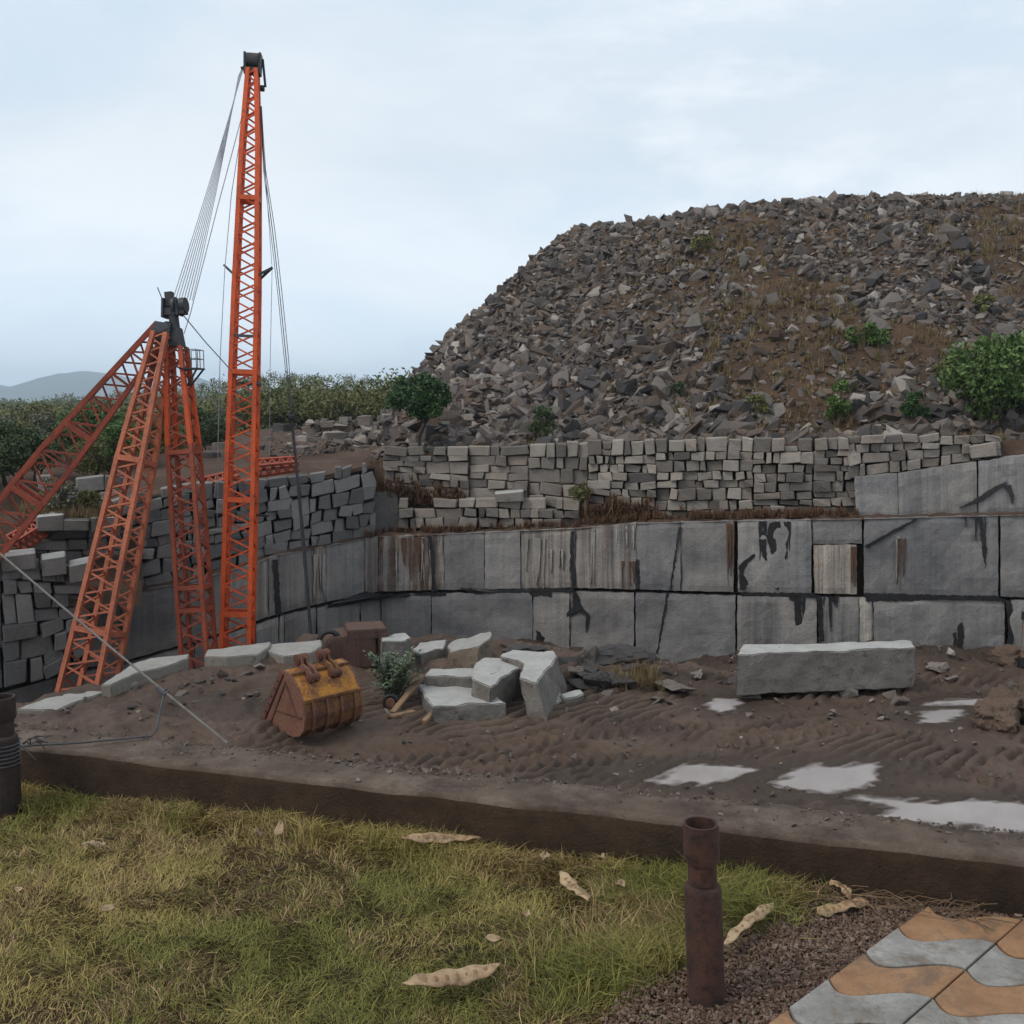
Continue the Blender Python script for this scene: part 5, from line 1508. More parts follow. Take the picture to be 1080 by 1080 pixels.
mb = MB(); mb.tube(V(hk) - ex * .07, V(hk) + ex * .07, .10, 12); mb.bar(V(hk) - ez * .24, V(hk) + ez * .12, .09, .12, ey); mb.build("hook_block", MAT['black'], crane)
wire("hoist_chain", [at_y(308, 448, 24.6), at_y(312, 490, 24.7), at_y(318, 560, 24.8), at_y(324, 630, 24.9), at_y(330, 705, 25.0)], .030)
wire("hoist_chain", [at_y(309, 448, 24.6), at_y(314, 500, 24.7), at_y(321, 570, 24.85), at_y(328, 660, 25.0), at_y(331, 705, 25.0)], .022)
mb = MB()
mb.tube(at_y(331, 683, 25.0), at_y(331, 690, 25.0), .16, 10)
mb.build("hook", MAT['black'], crane)

# lattice spare sections lying on the terrace
def spare(a, b, w, label, rot):
    root = props(empty("lattice_section", V(a)), label, "crane part")
    nb = empty("girder"); nb.parent = root; nb.location = (0, 0, 0); nb.matrix_parent_inverse = Matrix.Translation(-root.location)
    lattice(nb, a, b, [(0, w, w), (1, w * .8, w * .8)], (0, 1, 0.3), rot, 9, .035, .018, MAT['leg2'], MAT['leg2'])
spare(at_y(268, 494, 28.6), at_y(315, 489, 28.9), .34, "rusty red spare lattice girder lying on the terrace behind the orange boom", .2)
spare(at_y(14, 575, 24.3), at_y(44, 556, 24.6), .36, "rusty red lattice section on the left ledge under the diagonal leg", .5)
spare(at_y(215, 514, 27.2), at_y(252, 503, 27.5), .34, "rusty red lattice girder lying on the wall top between mast and boom", .3)

# ================================================================== BLOCKS IN THE YARD
G1 = "quarried blocks lying in the yard"
zb = YZ
def yb(name, tops, h, mat, label, seed, base=None, **k):
    px = sum(t[0] for t in tops) / len(tops); py = max(t[1] for t in tops)
    b_ = base if base is not None else zb
    return block_prism(name, tops, b_ + h, b_ - 0.06, mat, label, "stone block", G1, seed=seed, **k)
# long block on packers
lb = block_prism("stone_block", [(778, 690), (783, 680), (880, 678), (961, 675), (966, 683), (880, 686)], YZ + .98, YZ + .13, MAT['block'], "very long rectangular grey block with white top, lying on small stones in the yard", "stone block", G1, seed=3, amp=.02, taper=.0)
for i, (px, py, s, l) in enumerate(((790, 736, .16, "left packing stone under the long block"), (851, 733, .14, "flat packing stone under the middle of the long block"), (892, 733, .17, "pale packing stone under the right half of the long block"), (955, 729, .12, "small packing stone at the right end of the long block"))):
    p = on_yard(px, py)
    ob = link("packing_stone", npmesh("packing_stone", PROTO[i * 3 + 2][0], PROTO[i * 3 + 2][1]), MAT['rock_pale' if i == 2 else 'rock_mid']); ob.location = V(p + np.array([0, 0, .07])); ob.scale = (s * 1.2, s * 1.3, s * 1.15)
    props(ob, l, "stone", "packing stones under the long block")
yb("stone_block", [(441, 722), (495, 720), (533, 741), (456, 745)], .30, MAT['block'], "low white-topped slab nearest the kerb among the block cluster", 4, taper=.02)
yb("stone_block", [(450, 713), (454, 705), (512, 704), (515, 708), (503, 714)], .52, MAT['block'], "squarish block just behind the low front slab in the cluster", 5)
yb("stone_block", [(497, 716), (501, 700), (510, 694), (551, 696), (549, 702), (518, 723)], .62, MAT['block'], "white-topped block in the middle of the cluster, left of the tilted one", 6)
yb("stone_block", [(528, 692), (541, 686), (584, 687), (589, 692), (566, 719), (548, 716), (551, 699)], .72, MAT['block'], "tilted white-topped block at the right end of the cluster", 7, taper=.05, shift=(.18, -.1))
yb("stone_block", [(472, 683), (478, 676), (518, 665), (520, 671), (505, 683), (475, 687)], .55, MAT['block_rust'], "pale block with rusty brown side at the back of the cluster", 8, topz=[YZ + .38, YZ + .45, YZ + .72, YZ + .68, YZ + .55, YZ + .4])
yb("stone_block", [(434, 684), (444, 678), (472, 674), (468, 683), (443, 690)], .30, MAT['block'], "thin pale slab at the back, left of the rusty-sided block", 9)
yb("stone_block", [(401, 671), (428, 667), (433, 672), (425, 676), (403, 677)], .75, MAT['block'], "block at the back of the cluster beside the rusty drum housing", 10)
yb("stone_block", [(590, 732), (612, 727), (616, 731), (596, 737)], .16, MAT['block'], "small flat pale slab right of the tilted block", 12)
yb("stone_block", [(556, 738), (590, 728), (592, 738), (570, 748)], .10, MAT['block'], "half-buried flat stone in front of the tilted block", 13)
# slabs along the pit edge
def es(tops, z, h, label, seed, **k):
    return block_prism("edge_slab", tops, z, z - h, MAT['slab'], label, "stone slab", "pale slabs along the pit edge", seed=seed, amp=.012, **k)
es([(17, 748), (54, 734), (142, 717), (146, 720), (93, 735), (60, 748)], -3.80, .33, "longest pale slab at the left end of the pit edge, nearest the kerb", 21)
es([(106, 722), (138, 701), (158, 694), (200, 690), (198, 695), (176, 702), (142, 710), (118, 722)], -3.62, .45, "pale broken slab on the pit edge in front of the mast foot", 22)
es([(215, 692), (218, 685), (286, 677), (284, 683), (272, 690), (240, 693)], -3.56, .5, "pale slab on the pit edge in front of the orange boom foot", 23)
es([(277, 686), (284, 680), (338, 675), (340, 680), (330, 688), (300, 692)], -3.62, .45, "pale slab on the pit edge beside the rusty drum housing", 24)
es([(64, 770), (70, 757), (90, 753), (92, 764), (80, 772)], -3.98, .3, "small pale stone against the longest edge slab", 25)

def crumble(ob, seed, amp=.34):
    bm = bmesh.new(); bm.from_mesh(ob.data)
    for _ in range(4):
        bmesh.ops.subdivide_edges(bm, edges=[e for e in bm.edges if e.calc_length() > .14], cuts=1); bmesh.ops.triangulate(bm, faces=bm.faces)
    for v in bm.verts:
        q = v.co * 1.7 + Vector((seed * 2.3, 0, 0)); c_ = mnoise.voronoi(q * 1.3)[0][0]
        v.co += v.co.normalized() * (mnoise.fractal(q * 2, 1, 2, 5) * amp * .5 - (c_ - .3) * amp * .9)
    me_ = bpy.data.meshes.new(ob.data.name); me_.materials.append(ob.data.materials[0]); bm.to_mesh(me_); bm.free(); ob.data = me_
# dark wet rocks and boulders in the yard
def yrock(px, py, s, mat, label, k, name="boulder", cat="boulder", grp="loose rocks in the yard", sq=(1, 1, 1)):
    p = on_yard(px, py); v, f = PROTO[k]
    ob = link(name, npmesh(name, v, f), MAT[mat]); ob.location = V(p + np.array([0, 0, s * .3])); ob.scale = (s * sq[0], s * sq[1], s * sq[2]); ob.rotation_euler = (0, 0, k * 1.3)
    return props(ob, label, cat, grp)
for a in ((618, 703, .42, 'rock_mid', "upright folded grey rock leaning on the dark rocks by the wall foot", 3, (.7, .8, 1.3)), (652, 700, .55, 'rock_dark', "wide black wet rock heap against the wall foot", 0, (1.2, .9, .6)),
          (627, 727, .36, 'rock_dark', "round black boulder, left of a pair in the yard", 7, (1, 1, 1.1)), (652, 722, .36, 'rock_dark', "round black boulder, right of a pair in the yard", 2, (1, 1, 1)),
          (607, 712, .3, 'rock_mid', "grey boulder between the tilted block and the black boulders", 10, (1, 1, 1)), (543, 690, .3, 'rock_dark', "black rubble stone left at the wall foot behind the cluster", 5, (1.3, 1, .6)),
          (570, 688, .28, 'rock_dark', "black rubble stone under the notch in the lower bench", 12, (1.5, 1, .6)), (708, 728, .32, 'rock_mid', "flat grey rock on the earth bank in the yard", 4, (1.4, 1, .6)), (698, 742, .22, 'rock_mid', "small grey rock below the flat one on the earth bank", 14, (1.2, 1, .8)),
          (735, 712, .2, 'rock_pale', "small pale rock on the bank left of the long block", 1, (1.2, 1, .7)), (990, 706, .28, 'rock_pale', "pale pointed rock by the wall foot right of the long block", 20, (1.1, 1, 1)), (1003, 717, .15, 'rock_pale', "small pale rock in front of the pointed one", 22, (1, 1, 1)),
          (680, 690, .25, 'rock_dark', "black stone in the wet ditch at the wall foot", 16, (1.6, 1, .5)), (724, 690, .22, 'rock_dark', "black flat stone further right in the wet ditch", 18, (1.6, 1, .5)), (640, 735, .14, 'rock_mid', "small stone in front of the black pair", 8, (1, 1, 1))):
    crumble(yrock(*a[:6], sq=a[6]), a[5], .22)
MAT['lump'] = m_stone("red_brown_earth", [(0.125, 0.083, 0.062), (0.16, 0.11, 0.084), (0.10, 0.067, 0.05)])
# brown earth lump at the right edge
for (px, py, s, k, sq, l) in ((1050, 763, .50, 8, (1, 1, 1.0), "crumbly brown earth lump at the right edge of the yard"), (1074, 757, .66, 16, (1, 1, 1.15), "larger brown earth and rock lump cut by the right edge"), (1068, 700, .5, 11, (1.2, 1, .6), "rock pile at the foot of the pale post at the right edge")):
    ob = yrock(px, py, s, 'lump', l, k, name="earth_lump", cat="earth lump", grp=None, sq=sq)
    crumble(ob, k)
rr_ = random.Random(61)
for i in range(26):
    px = rr_.uniform(556, 690); py = rr_.uniform(688, 728) - (8 if px > 660 else 0); sz = rr_.uniform(.10, .27)
    mk = rr_.choice(['rock_dark', 'rock_dark', 'rock_mid'])
    yrock(px, py, sz, mk, f"{'black wet' if mk == 'rock_dark' else 'grey'} {'chunk' if sz > .18 else 'fragment'} in the rubble between the block cluster and the wall foot", rr_.randrange(32), sq=(rr_.uniform(.8, 1.4), 1, rr_.uniform(.6, 1)), grp="dark rubble at the wall foot")
for i in range(34):
    px = rr_.uniform(95, 275); py = rr_.uniform(700, 752); sz = rr_.uniform(.05, .15)
    mk = rr_.choice(['rock_dark', 'rock_mid', 'rock_mid', 'rock_pale'])
    yrock(px, py, sz, mk, f"{ {'rock_dark': 'dark', 'rock_mid': 'grey', 'rock_pale': 'pale'}[mk] } stone chip on the dirt bank below the edge slabs", rr_.randrange(32), sq=(rr_.uniform(.9, 1.6), 1, rr_.uniform(.4, .8)), grp="stone chips on the dirt bank", name="stone_chip", cat="stone")
# scattered small stones and clods in the yard: uncountable
ns = 3800
sx = g.uniform(-9, 11, ns); sy = g.uniform(12.8, 27, ns)
gp = wall_y(sx) - sy; sdd = sdist(sx, sy)
prob = .34 + .6 * sstep(3.0, 1.0, gp) + .6 * sstep(-3.2, -4.6, sx) * sstep(7, 2, sdd)
m_ = (sdd > -.2) & (gp > .15) & (g.random(ns) < prob)
for _, poly in PUD: m_ &= polysd(poly, sx, sy) > .15
sx, sy = sx[m_], sy[m_]; ss_ = np.clip(np.exp(g.normal(np.log(.035), .65, len(sx))), .012, .2)
ss_ = np.where(sy < 19, np.minimum(ss_, .05), ss_)
o = stamp("yard_stones", PROTO, np.stack([sx, sy, yard_base(sx, sy) + ss_ * .3], 1), ss_, rotmats(len(sx), g, .4), g.integers(0, len(PROTO), len(sx)), MAT['rubble'])
props(o, "small stones and clods scattered over the muddy yard", "gravel", None, "stuff")

nk = 3000
ks = g.uniform(-1.5, KL + 1.5, nk); kn_ = KW - np.abs(g.normal(0, .10, nk)) + .03
okk = (kn_ > .02) & (kn_ < KW + .015); ks, kn_ = ks[okk], kn_[okk]
kz = np.clip(np.exp(g.normal(np.log(.0036), .55, len(ks))), .0015, .016)
kx_ = KA[0] + KD[0] * ks + KN[0] * kn_; ky_ = KA[1] + KD[1] * ks + KN[1] * kn_
MAT['clod'] = m_stone("mud_clod", [(0.10, 0.075, 0.062), (0.15, 0.118, 0.10), (0.07, 0.05, 0.042), (0.20, 0.17, 0.15)])
o = stamp("mud_crumbs", PROTO, np.stack([kx_, ky_, np.where(kn_ > KW - .03, .166, .1805) + kz * .25], 1), kz, rotmats(len(kz), g, .4), g.integers(0, len(PROTO), len(kz)), MAT['clod'])
props(o, "dried mud crumbs and grit lying on the kerb top", "gravel", None, "stuff")

# ================================================================== EXCAVATOR BUCKET
bw = np.array([.71, .704, 0.]); ba = np.array([.704, -.71, .02]); bz = np.array([0, 0, 1.])
BW = 1.34
bo = on_yard(275, 757); bo[2] -= .13
def bp(a, w, b): return bo + (ba * a + bw * w + bz * b) * .93
bucket = props(empty("excavator_bucket", V(bo)), "rusty excavator bucket with worn yellow paint on its back, lying mouth down in the yard", "bucket")
def bpart(mb, name, mat, **k):
    o = mb.build(name, mat, None, **k); rel_parent(o, bucket); return o
PR = [(0, .02), (.86, 1.24), (1.10, 1.20), (1.34, .98), (1.50, .70), (1.56, .42), (1.50, .18), (1.36, .05), (1.16, .0)]
for w0, w1 in ((0, .045), (BW - .045, BW)):
    mb = MB(); mb.prism([bp(a, w0, b) for a, b in PR], bw * (w1 - w0)); o = bpart(mb, "side_plate", MAT['rust_plate'])
# curved back shell, thick
sh = PR[1:]
def shell(i0, i1, mat, name, inset=.012, w0=.03, w1=BW - .03, lab=None):
    mb = MB(); pts = sh[i0:i1 + 1]; c = np.array([.75, .5])
    outer = [np.array(p) + (c - np.array(p)) * inset for p in pts]; inner = [np.array(p) + (c - np.array(p)) * .07 for p in pts]
    vs = []
    for (p, q) in zip(outer, inner):
        for w in (w0, w1): vs.append(bp(p[0], w, p[1]))
        for w in (w0, w1): vs.append(bp(q[0], w, q[1]))
    fs = []
    for i in range(len(pts) - 1):
        k = 4 * i; fs += [[k, k + 1, k + 5, k + 4], [k + 2, k + 6, k + 7, k + 3], [k, k + 4, k + 6, k + 2], [k + 1, k + 3, k + 7, k + 5]]
    e = 4 * (len(pts) - 1); fs += [[0, 2, 3, 1], [e, e + 1, e + 3, e + 2]]
    mb.add(vs, fs); o = bpart(mb, name, mat)
    if lab: o["label"] = lab
    return o
shell(0, 3, MAT['yellow'], "back_shell", .004, lab="worn yellow upper back shell")
shell(3, 7, MAT['yellow_rust'], "back_shell", .012, lab="rust-brown lower back shell")
# wear strips running over the back
for w in (.2, .52, .84, 1.16):
    mb = MB()
    pts = sh[3:]
    for (p, q) in zip(pts[:-1], pts[1:]):
        mb.bar(bp(p[0] + .012, w, p[1]), bp(q[0] + .012, w, q[1]), .05, .035, bw)
    bpart(mb, "wear_strip", MAT['rust_plate'])
mb = MB(); mb.bar(bp(1.115, .02, 1.19), bp(1.115, BW - .02, 1.19), .07, .05, bz); mb.bar(bp(1.50, .02, .73), bp(1.50, BW - .02, .73), .05, .05, bz); bpart(mb, "cross_rib", MAT['yellow_rust'])
# mouth reinforcement with bolts on the side plate, V ribs
mb = MB(); mb.bar(bp(.02, -.012, .03), bp(.83, -.012, 1.2), .11, .03, bw); bpart(mb, "side_cutter", MAT['rust'])
mb = MB()
mb.bar(bp(.30, -.008, .03), bp(.93, -.008, 1.05), .05, .02, bw); mb.bar(bp(.95, -.008, 1.0), bp(1.30, -.008, .42), .035, .018, bw); mb.bar(bp(.50, -.008, .42), bp(1.45, -.008, .42), .03, .016, bw)
bpart(mb, "stiffener", MAT['rust'])
for i in range(6):
    t = .12 + .145 * i; mb = MB(); q = bp(.02 + .81 * t, -.02, .03 + 1.17 * t); mb.tube(q, q - bw * .03, .022, 8); bpart(mb, "bolt", MAT['dark_wire'])
mb = MB(); mb.bar(bp(-.03, 0, .015), bp(-.03, BW, .015), .16, .05, bz); bpart(mb, "cutting_edge", MAT['rust'])
for i in range(5):
    w = .06 + i * (BW - .12) / 4; mb = MB(); mb.bar(bp(-.04, w, .03), bp(-.24, w, .01), .09, .06, bz); bpart(mb, "tooth", MAT['rust'])
# hinge ears
for w in (.30, .42, .80, .92):
    mb = MB(); ear = [(.80, 1.20), (.76, 1.34), (.80, 1.46), (.90, 1.50), (.99, 1.44), (1.04, 1.33), (1.22, 1.27), (1.33, 1.18), (1.37, 1.06), (1.28, .96), (1.10, 1.18)]
    mb.prism([bp(a, w, b) for a, b in ear], bw * .05); bpart(mb, "hinge_ear", MAT['rust_plate'] if w < .5 else MAT['yellow_rust'])
for w0, w1 in ((.27, .50), (.77, 1.0)):
    for a, b, r in ((.89, 1.40, .095), (1.28, 1.10, .08)):
        mb = MB(); mb.tube(bp(a, w0, b), bp(a, w1, b), r, 16); mb.tube(bp(a, w0 - .012, b), bp(a, w1 + .012, b), r * .55, 12); bpart(mb, "pin_boss", MAT['rust'], smooth=True)

# rusted drum housing behind the bucket
ho = on_yard(382, 706)
hs_ = props(empty("machine_housing", V(ho)), "rusty brown drum-like machine housing with a box lid behind the bucket", "machine")
hw = np.array([.97, .25, 0]); hd = np.array([-.25, .97, 0])
def hp_(a, d, z): return ho + (hw * a * 1.12 + hd * d + bz * z) * .80
mb = MB(); pr_ = [(-.95, .05), (-.95, .55), (-.86, .82), (-.70, .97), (.12, 1.02), (.30, .95), (.36, .80), (.38, .05)]
mb.prism([hp_(a, -.1, z) for a, z in pr_], hd * 1.0); MAT['rust_old'] = m_paint("old_dull_rust", (.115, .062, .046), (.06, .035, .028), .5, .85)
o = mb.build("drum_body", MAT['rust_old'], None, bevel=.03); rel_parent(o, hs_)
mb = MB(); mb.bar(hp_(-.35, .45, 1.02), hp_(.62, .45, 1.02), .9, .22, bz); o = mb.build("box_lid", MAT['rust_old'], None, bevel=.02); rel_parent(o, hs_)
mb = MB(); mb.bar(hp_(.40, .35, .48), hp_(.66, .35, .48), .8, .88, bz); o = mb.build("end_box", MAT['rust_old'], None, bevel=.02); rel_parent(o, hs_)
mb = MB(); mb.path([hp_(-.98 + .0, .2, .5)] + [hp_(-.80 - .26 * math.cos(t), .1, .80 + .32 * math.sin(t)) for t in np.linspace(0, math.pi, 9)], .06, 8); o = mb.build("hose_loop", MAT['black'], None, smooth=True); rel_parent(o, hs_)
mb = MB()
for a in (-.6, -.1):
    mb = MB(); mb.bar(hp_(a, -.115, .1), hp_(a, -.115, .9), .05, .02, hd); o = mb.build("rib", MAT['rust'], None); rel_parent(o, hs_)

# planks and scrap beside the shrub
def plank(a, b, w, t, label, mat='wood', cat="plank", name="wooden_plank"):
    mb = MB(); mb.bar(a, b, w, t, bz); o = mb.build(name, MAT[mat], bevel=.004); return props(o, label, cat, "scrap beside the broad-leaved shrub")
q1 = on_yard(414, 755, .06); q2 = on_yard(446, 738, .50)
plank(q1, q2, .12, .05, "pale wooden plank leaning on the low front slab")
plank(on_yard(412, 758, .04), on_yard(437, 753, .05), .16, .05, "short plank lying flat in front of the leaning plank")
plank(on_yard(447, 765, .06), on_yard(457, 758, .12), .10, .07, "dark wooden offcut nearest the kerb")
root = props(empty("scrap_wheel", V(on_yard(412, 750))), "small rusty scrap wheel lying between shrub and leaning plank", "wheel")
q = on_yard(412, 750, .17); mb = MB()
mb.path([q + bw * 0 + np.array([math.cos(t) * .14, .03, math.sin(t) * .14]) for t in np.linspace(0, 2 * math.pi, 17)], .035, 8); o = mb.build("tyre", MAT['black'], None, smooth=True); rel_parent(o, root)
mb = MB(); mb.tube(q + np.array([0, -.05, 0]), q + np.array([0, .09, 0]), .09, 14); o = mb.build("rim", MAT['rust_plate'], None, smooth=True); rel_parent(o, root)
# pale post at the right edge
pp = on_yard(1079, 702)
root = props(empty("drill_post", V(pp)), "slim post with pale front and rusty edges at the right edge before the wall", "post")
mb = MB(); mb.bar(pp + bz * -.1, pp + bz * 1.05, .10, .10, ba); o = mb.build("post", MAT['wood'], None, bevel=.01); rel_parent(o, root)
mb = MB(); mb.bar(pp + np.array([-.03, -.062, .35]), pp + np.array([-.03, -.062, .95]), .09, .02, np.array([0, 1, 0])); o = mb.build("face_plate", MAT['rock_pale'], None); rel_parent(o, root)
mb = MB(); mb.bar(pp + np.array([-.12, -.0, .1]), pp + np.array([.14, 0, .1]), .2, .2, bz); o = mb.build("foot_bracket", MAT['black'], None); rel_parent(o, root)
mb = MB(); mb.bar(pp + np.array([0, 0, 1.05]), pp + np.array([0, 0, 1.22]), .14, .14, ba); o = mb.build("bracket", MAT['black'], None); rel_parent(o, root)

# ================================================================== FOREGROUND
# rusty pipe posts
def pipe_post(px, pyb, pyt, rr, mat, label, Yz=0.0, lean=(0, 0)):
    b = at_z(px, pyb, Yz); k = F / math.hypot(b[1], CAMZ) ; 
    root = props(empty("pipe_post", V(b)), label, "pipe post", "rusty pipe posts along the kerb")
    # height from the photo rows
    tp_ = at_y(px, pyt, b[1]); H = tp_[2] - b[2]
    def ring(r, z): return [(math.cos(t) * r, math.sin(t) * r, z) for t in np.linspace(0, 2 * math.pi, 33)[:-1]]
    def lathe(name, prof, mat_):
        vs = []
        for r, z in prof:
            for (x, y, zz) in ring(r, z):
                vs.append((x + lean[0] * zz, y + lean[1] * zz, zz))
        n = len(prof); fs = [[i * 32 + k_, i * 32 + (k_ + 1) % 32, (i + 1) * 32 + (k_ + 1) % 32, (i + 1) * 32 + k_] for i in range(n - 1) for k_ in range(32)]
        mb = MB(); mb.add(vs, fs); return mb.build(name, mat_, root, smooth=True)
    zc = H * .705
    lathe("pipe_body", [(rr, -.2), (rr, zc - .035), (rr * .97, zc - .025), (rr * .88, zc - .02), (rr * .70, zc - .018), (rr * .70, zc + .05)], mat)
    lathe("pipe_neck", [(rr * .74, zc - .03), (rr * .76, zc + .02), (rr * .74, zc + .07)], mat)
    lathe("pipe_collar", [(rr * .72, zc + .042), (rr * .88, zc + .044), (rr * .95, zc + .055), (rr * .95, H - .012), (rr * .93, H), (rr * .80, H), (rr * .78, H - .02), (rr * .78, H - .16), (.001, H - .16)], mat)
    return root
pipe_post(745, 1058, 868, .0495, MAT['rust_pipe'], "rusty brown pipe post with open collar standing between lawn and gravel", lean=(-.05, 0))
pipe_post(7, 852, 735, .056, MAT['dark_pipe'], "dark rusty pipe post at the left edge of the lawn, with wire tied round it")

# stay cable and tied wire
mb = MB(); c0 = at_z(240, 784, 0.192); c1_ = at_y(0, 584, 5.0); c2_ = at_y(-130, 476, 5.4)
mb.path([c0, c0 * .5 + c1_ * .5 + np.array([0, 0, -.008]), c1_, c2_], .0052, 6)
root = props(mb.build("stay_cable", MAT['rope']), "thin grey stay cable rising from the kerb to the upper left", "cable")
def kp(px, py, z): return at_z(px, py, z - .07)
kn = c0 + (c1_ - c0) * .245
mb = MB(); mb.path([kp(14, 787, .27), kp(40, 786, .275), kp(90, 783, .272), kp(130, 779, .27), kp(160, 776, .27), kp(165, 770, .285), kn * .45 + kp(165, 770, .285) * .55, kn, kn + np.array([.015, 0, .01])], .0045, 6)
mb.path([kn + np.array([-.03, 0, .015]), kn + np.array([.0, -.01, -.015]), kn + np.array([.02, 0, .0])], .008, 6)
o = mb.build("tie_wire", MAT['dark_wire']); props(o, "twisted wire along the kerb from left pipe post to the stay cable knot", "wire")
mb = MB(); r_ = random.Random(3)
for i in range(9):
    a = kp(24, 786, .28) + np.array([r_.uniform(-.02, .03), r_.uniform(-.03, .01), r_.uniform(-.01, .03)])
    b = a + np.array([r_.uniform(.02, .11), r_.uniform(-.07, .0), r_.uniform(-.06, .05)]); mb.path([a, (a + b) / 2 + np.array([0, 0, r_.uniform(0, .03)]), b], .0028, 4)
for i in range(6):
    z = .18 + .016 * i; c = at_z(7, 852, 0); mb.path([c + np.array([math.cos(t) * .062, math.sin(t) * .062, z + .006 * t / 6]) for t in np.linspace(0, 6.3, 15)], .0024, 4)
o = mb.build("wire_ends", MAT['dark_wire']); props(o, "frayed wire ends wound on the left pipe post", "wire")

# ---- gravel
def pz(pts, z=0.0): return np.array([at_z(a, b, z)[:2] for a, b in pts])
GRV = pz([(640, 1120), (700, 1050), (752, 1010), (800, 985), (860, 968), (905, 948), (960, 940), (1040, 960), (1120, 1000), (1120, 1150)])
mb = MB(); mb.add([(p[0], p[1], .006) for p in GRV], [list(range(len(GRV)))])
props(mb.build("gravel_bed", MAT['gravel_bed']), "bed of brown soil under the gravel strip", "ground", None, "structure")
ng = 60000
lo, hi = GRV.min(0), GRV.max(0)
gx = g.uniform(lo[0], hi[0], ng); gy = g.uniform(lo[1], hi[1], ng)
sdg = polysd(GRV, gx, gy)
kx = kdist(gx, gy)
m_ = (sdg < .06 - .2 * g.random(ng) ** 3 + .03) & (kx < -.01) & (g.random(ng) < .8)
gx, gy = gx[m_], gy[m_]
gs = np.clip(np.exp(g.normal(np.log(.0043), .36, len(gx))), .002, .011)
SMALL = [rock_proto(500 + i, [0, 2, 1, 3][i % 4]) for i in range(8)]
o = stamp("gravel", SMALL, np.stack([gx, gy, .008 + gs * .5 + .006 * g.random(len(gx))], 1), gs, rotmats(len(gx), g, .5), g.integers(0, 8, len(gx)), MAT['pebble'])
props(o, "fine reddish-brown gravel between the pipe post and the tiles", "gravel", None, "stuff")

# ---- wavy tile path: lattice fitted to the photograph
base = at_z(947, 978, .04)[:2]
Rv = at_z(1050, 995, .04)[:2] - base
Cv = ((at_z(834, 1063, .04)[:2] - base) + (at_z(982, 1053, .04)[:2] - at_z(1050, 995, .04)[:2]) * 1.5) / 6.0
path = props(empty("tile_path", (base[0], base[1], 0)), "wavy-edged terracotta and grey paving tiles laid in staggered rows at lower right", "path", None, "structure")
def tile(ci, ri, grey):
    s0 = base + Rv * ci + Cv * ri
    ns_ = 18; up = []; dn = []; gu = .010; gc = .022
    for i in range(ns_ + 1):
        u = i / ns_
        wv = .24 * math.sin(math.pi * u) + .17 * math.sin(2 * math.pi * u)
        up.append(s0 + Rv * (gu + u * (1 - 2 * gu)) + Cv * (wv + gc)); dn.append(s0 + Rv * (gu + u * (1 - 2 * gu)) + Cv * (1 + wv - gc))
    poly = [np.array([p[0], p[1], .012]) for p in up + dn[::-1]]
    r = random.Random(ci * 31 + ri)
    dz = r.uniform(-.002, .002); tl = r.uniform(-.003, .003)
    mb = MB(); mb.prism([p + np.array([0, 0, dz]) for p in poly], (0, 0, .03))
    o = mb.build("wavy_tile", MAT['tile_grey' if grey else 'tile_orange'], None)
    bm = bmesh.new(); bm.from_mesh(o.data)
    zm = max(v.co.z for v in bm.verts)
    es_ = [e for e in bm.edges if all(abs(v.co.z - zm) < 1e-4 for v in e.verts)]
    bmesh.ops.bevel(bm, geom=es_, offset=.0022, segments=1, affect='EDGES', clamp_overlap=True)
    bm.to_mesh(o.data); bm.free()
    o["label"] = "grey tile" if grey else "terracotta tile"
    rel_parent(o, path)
for ci in (0, 1, 2, 3):
    for ri in range(0 if ci == 0 else -1, 8):
        tile(ci, ri - (1 if ci == 0 else 0), (ri + ci) % 2 == 1)

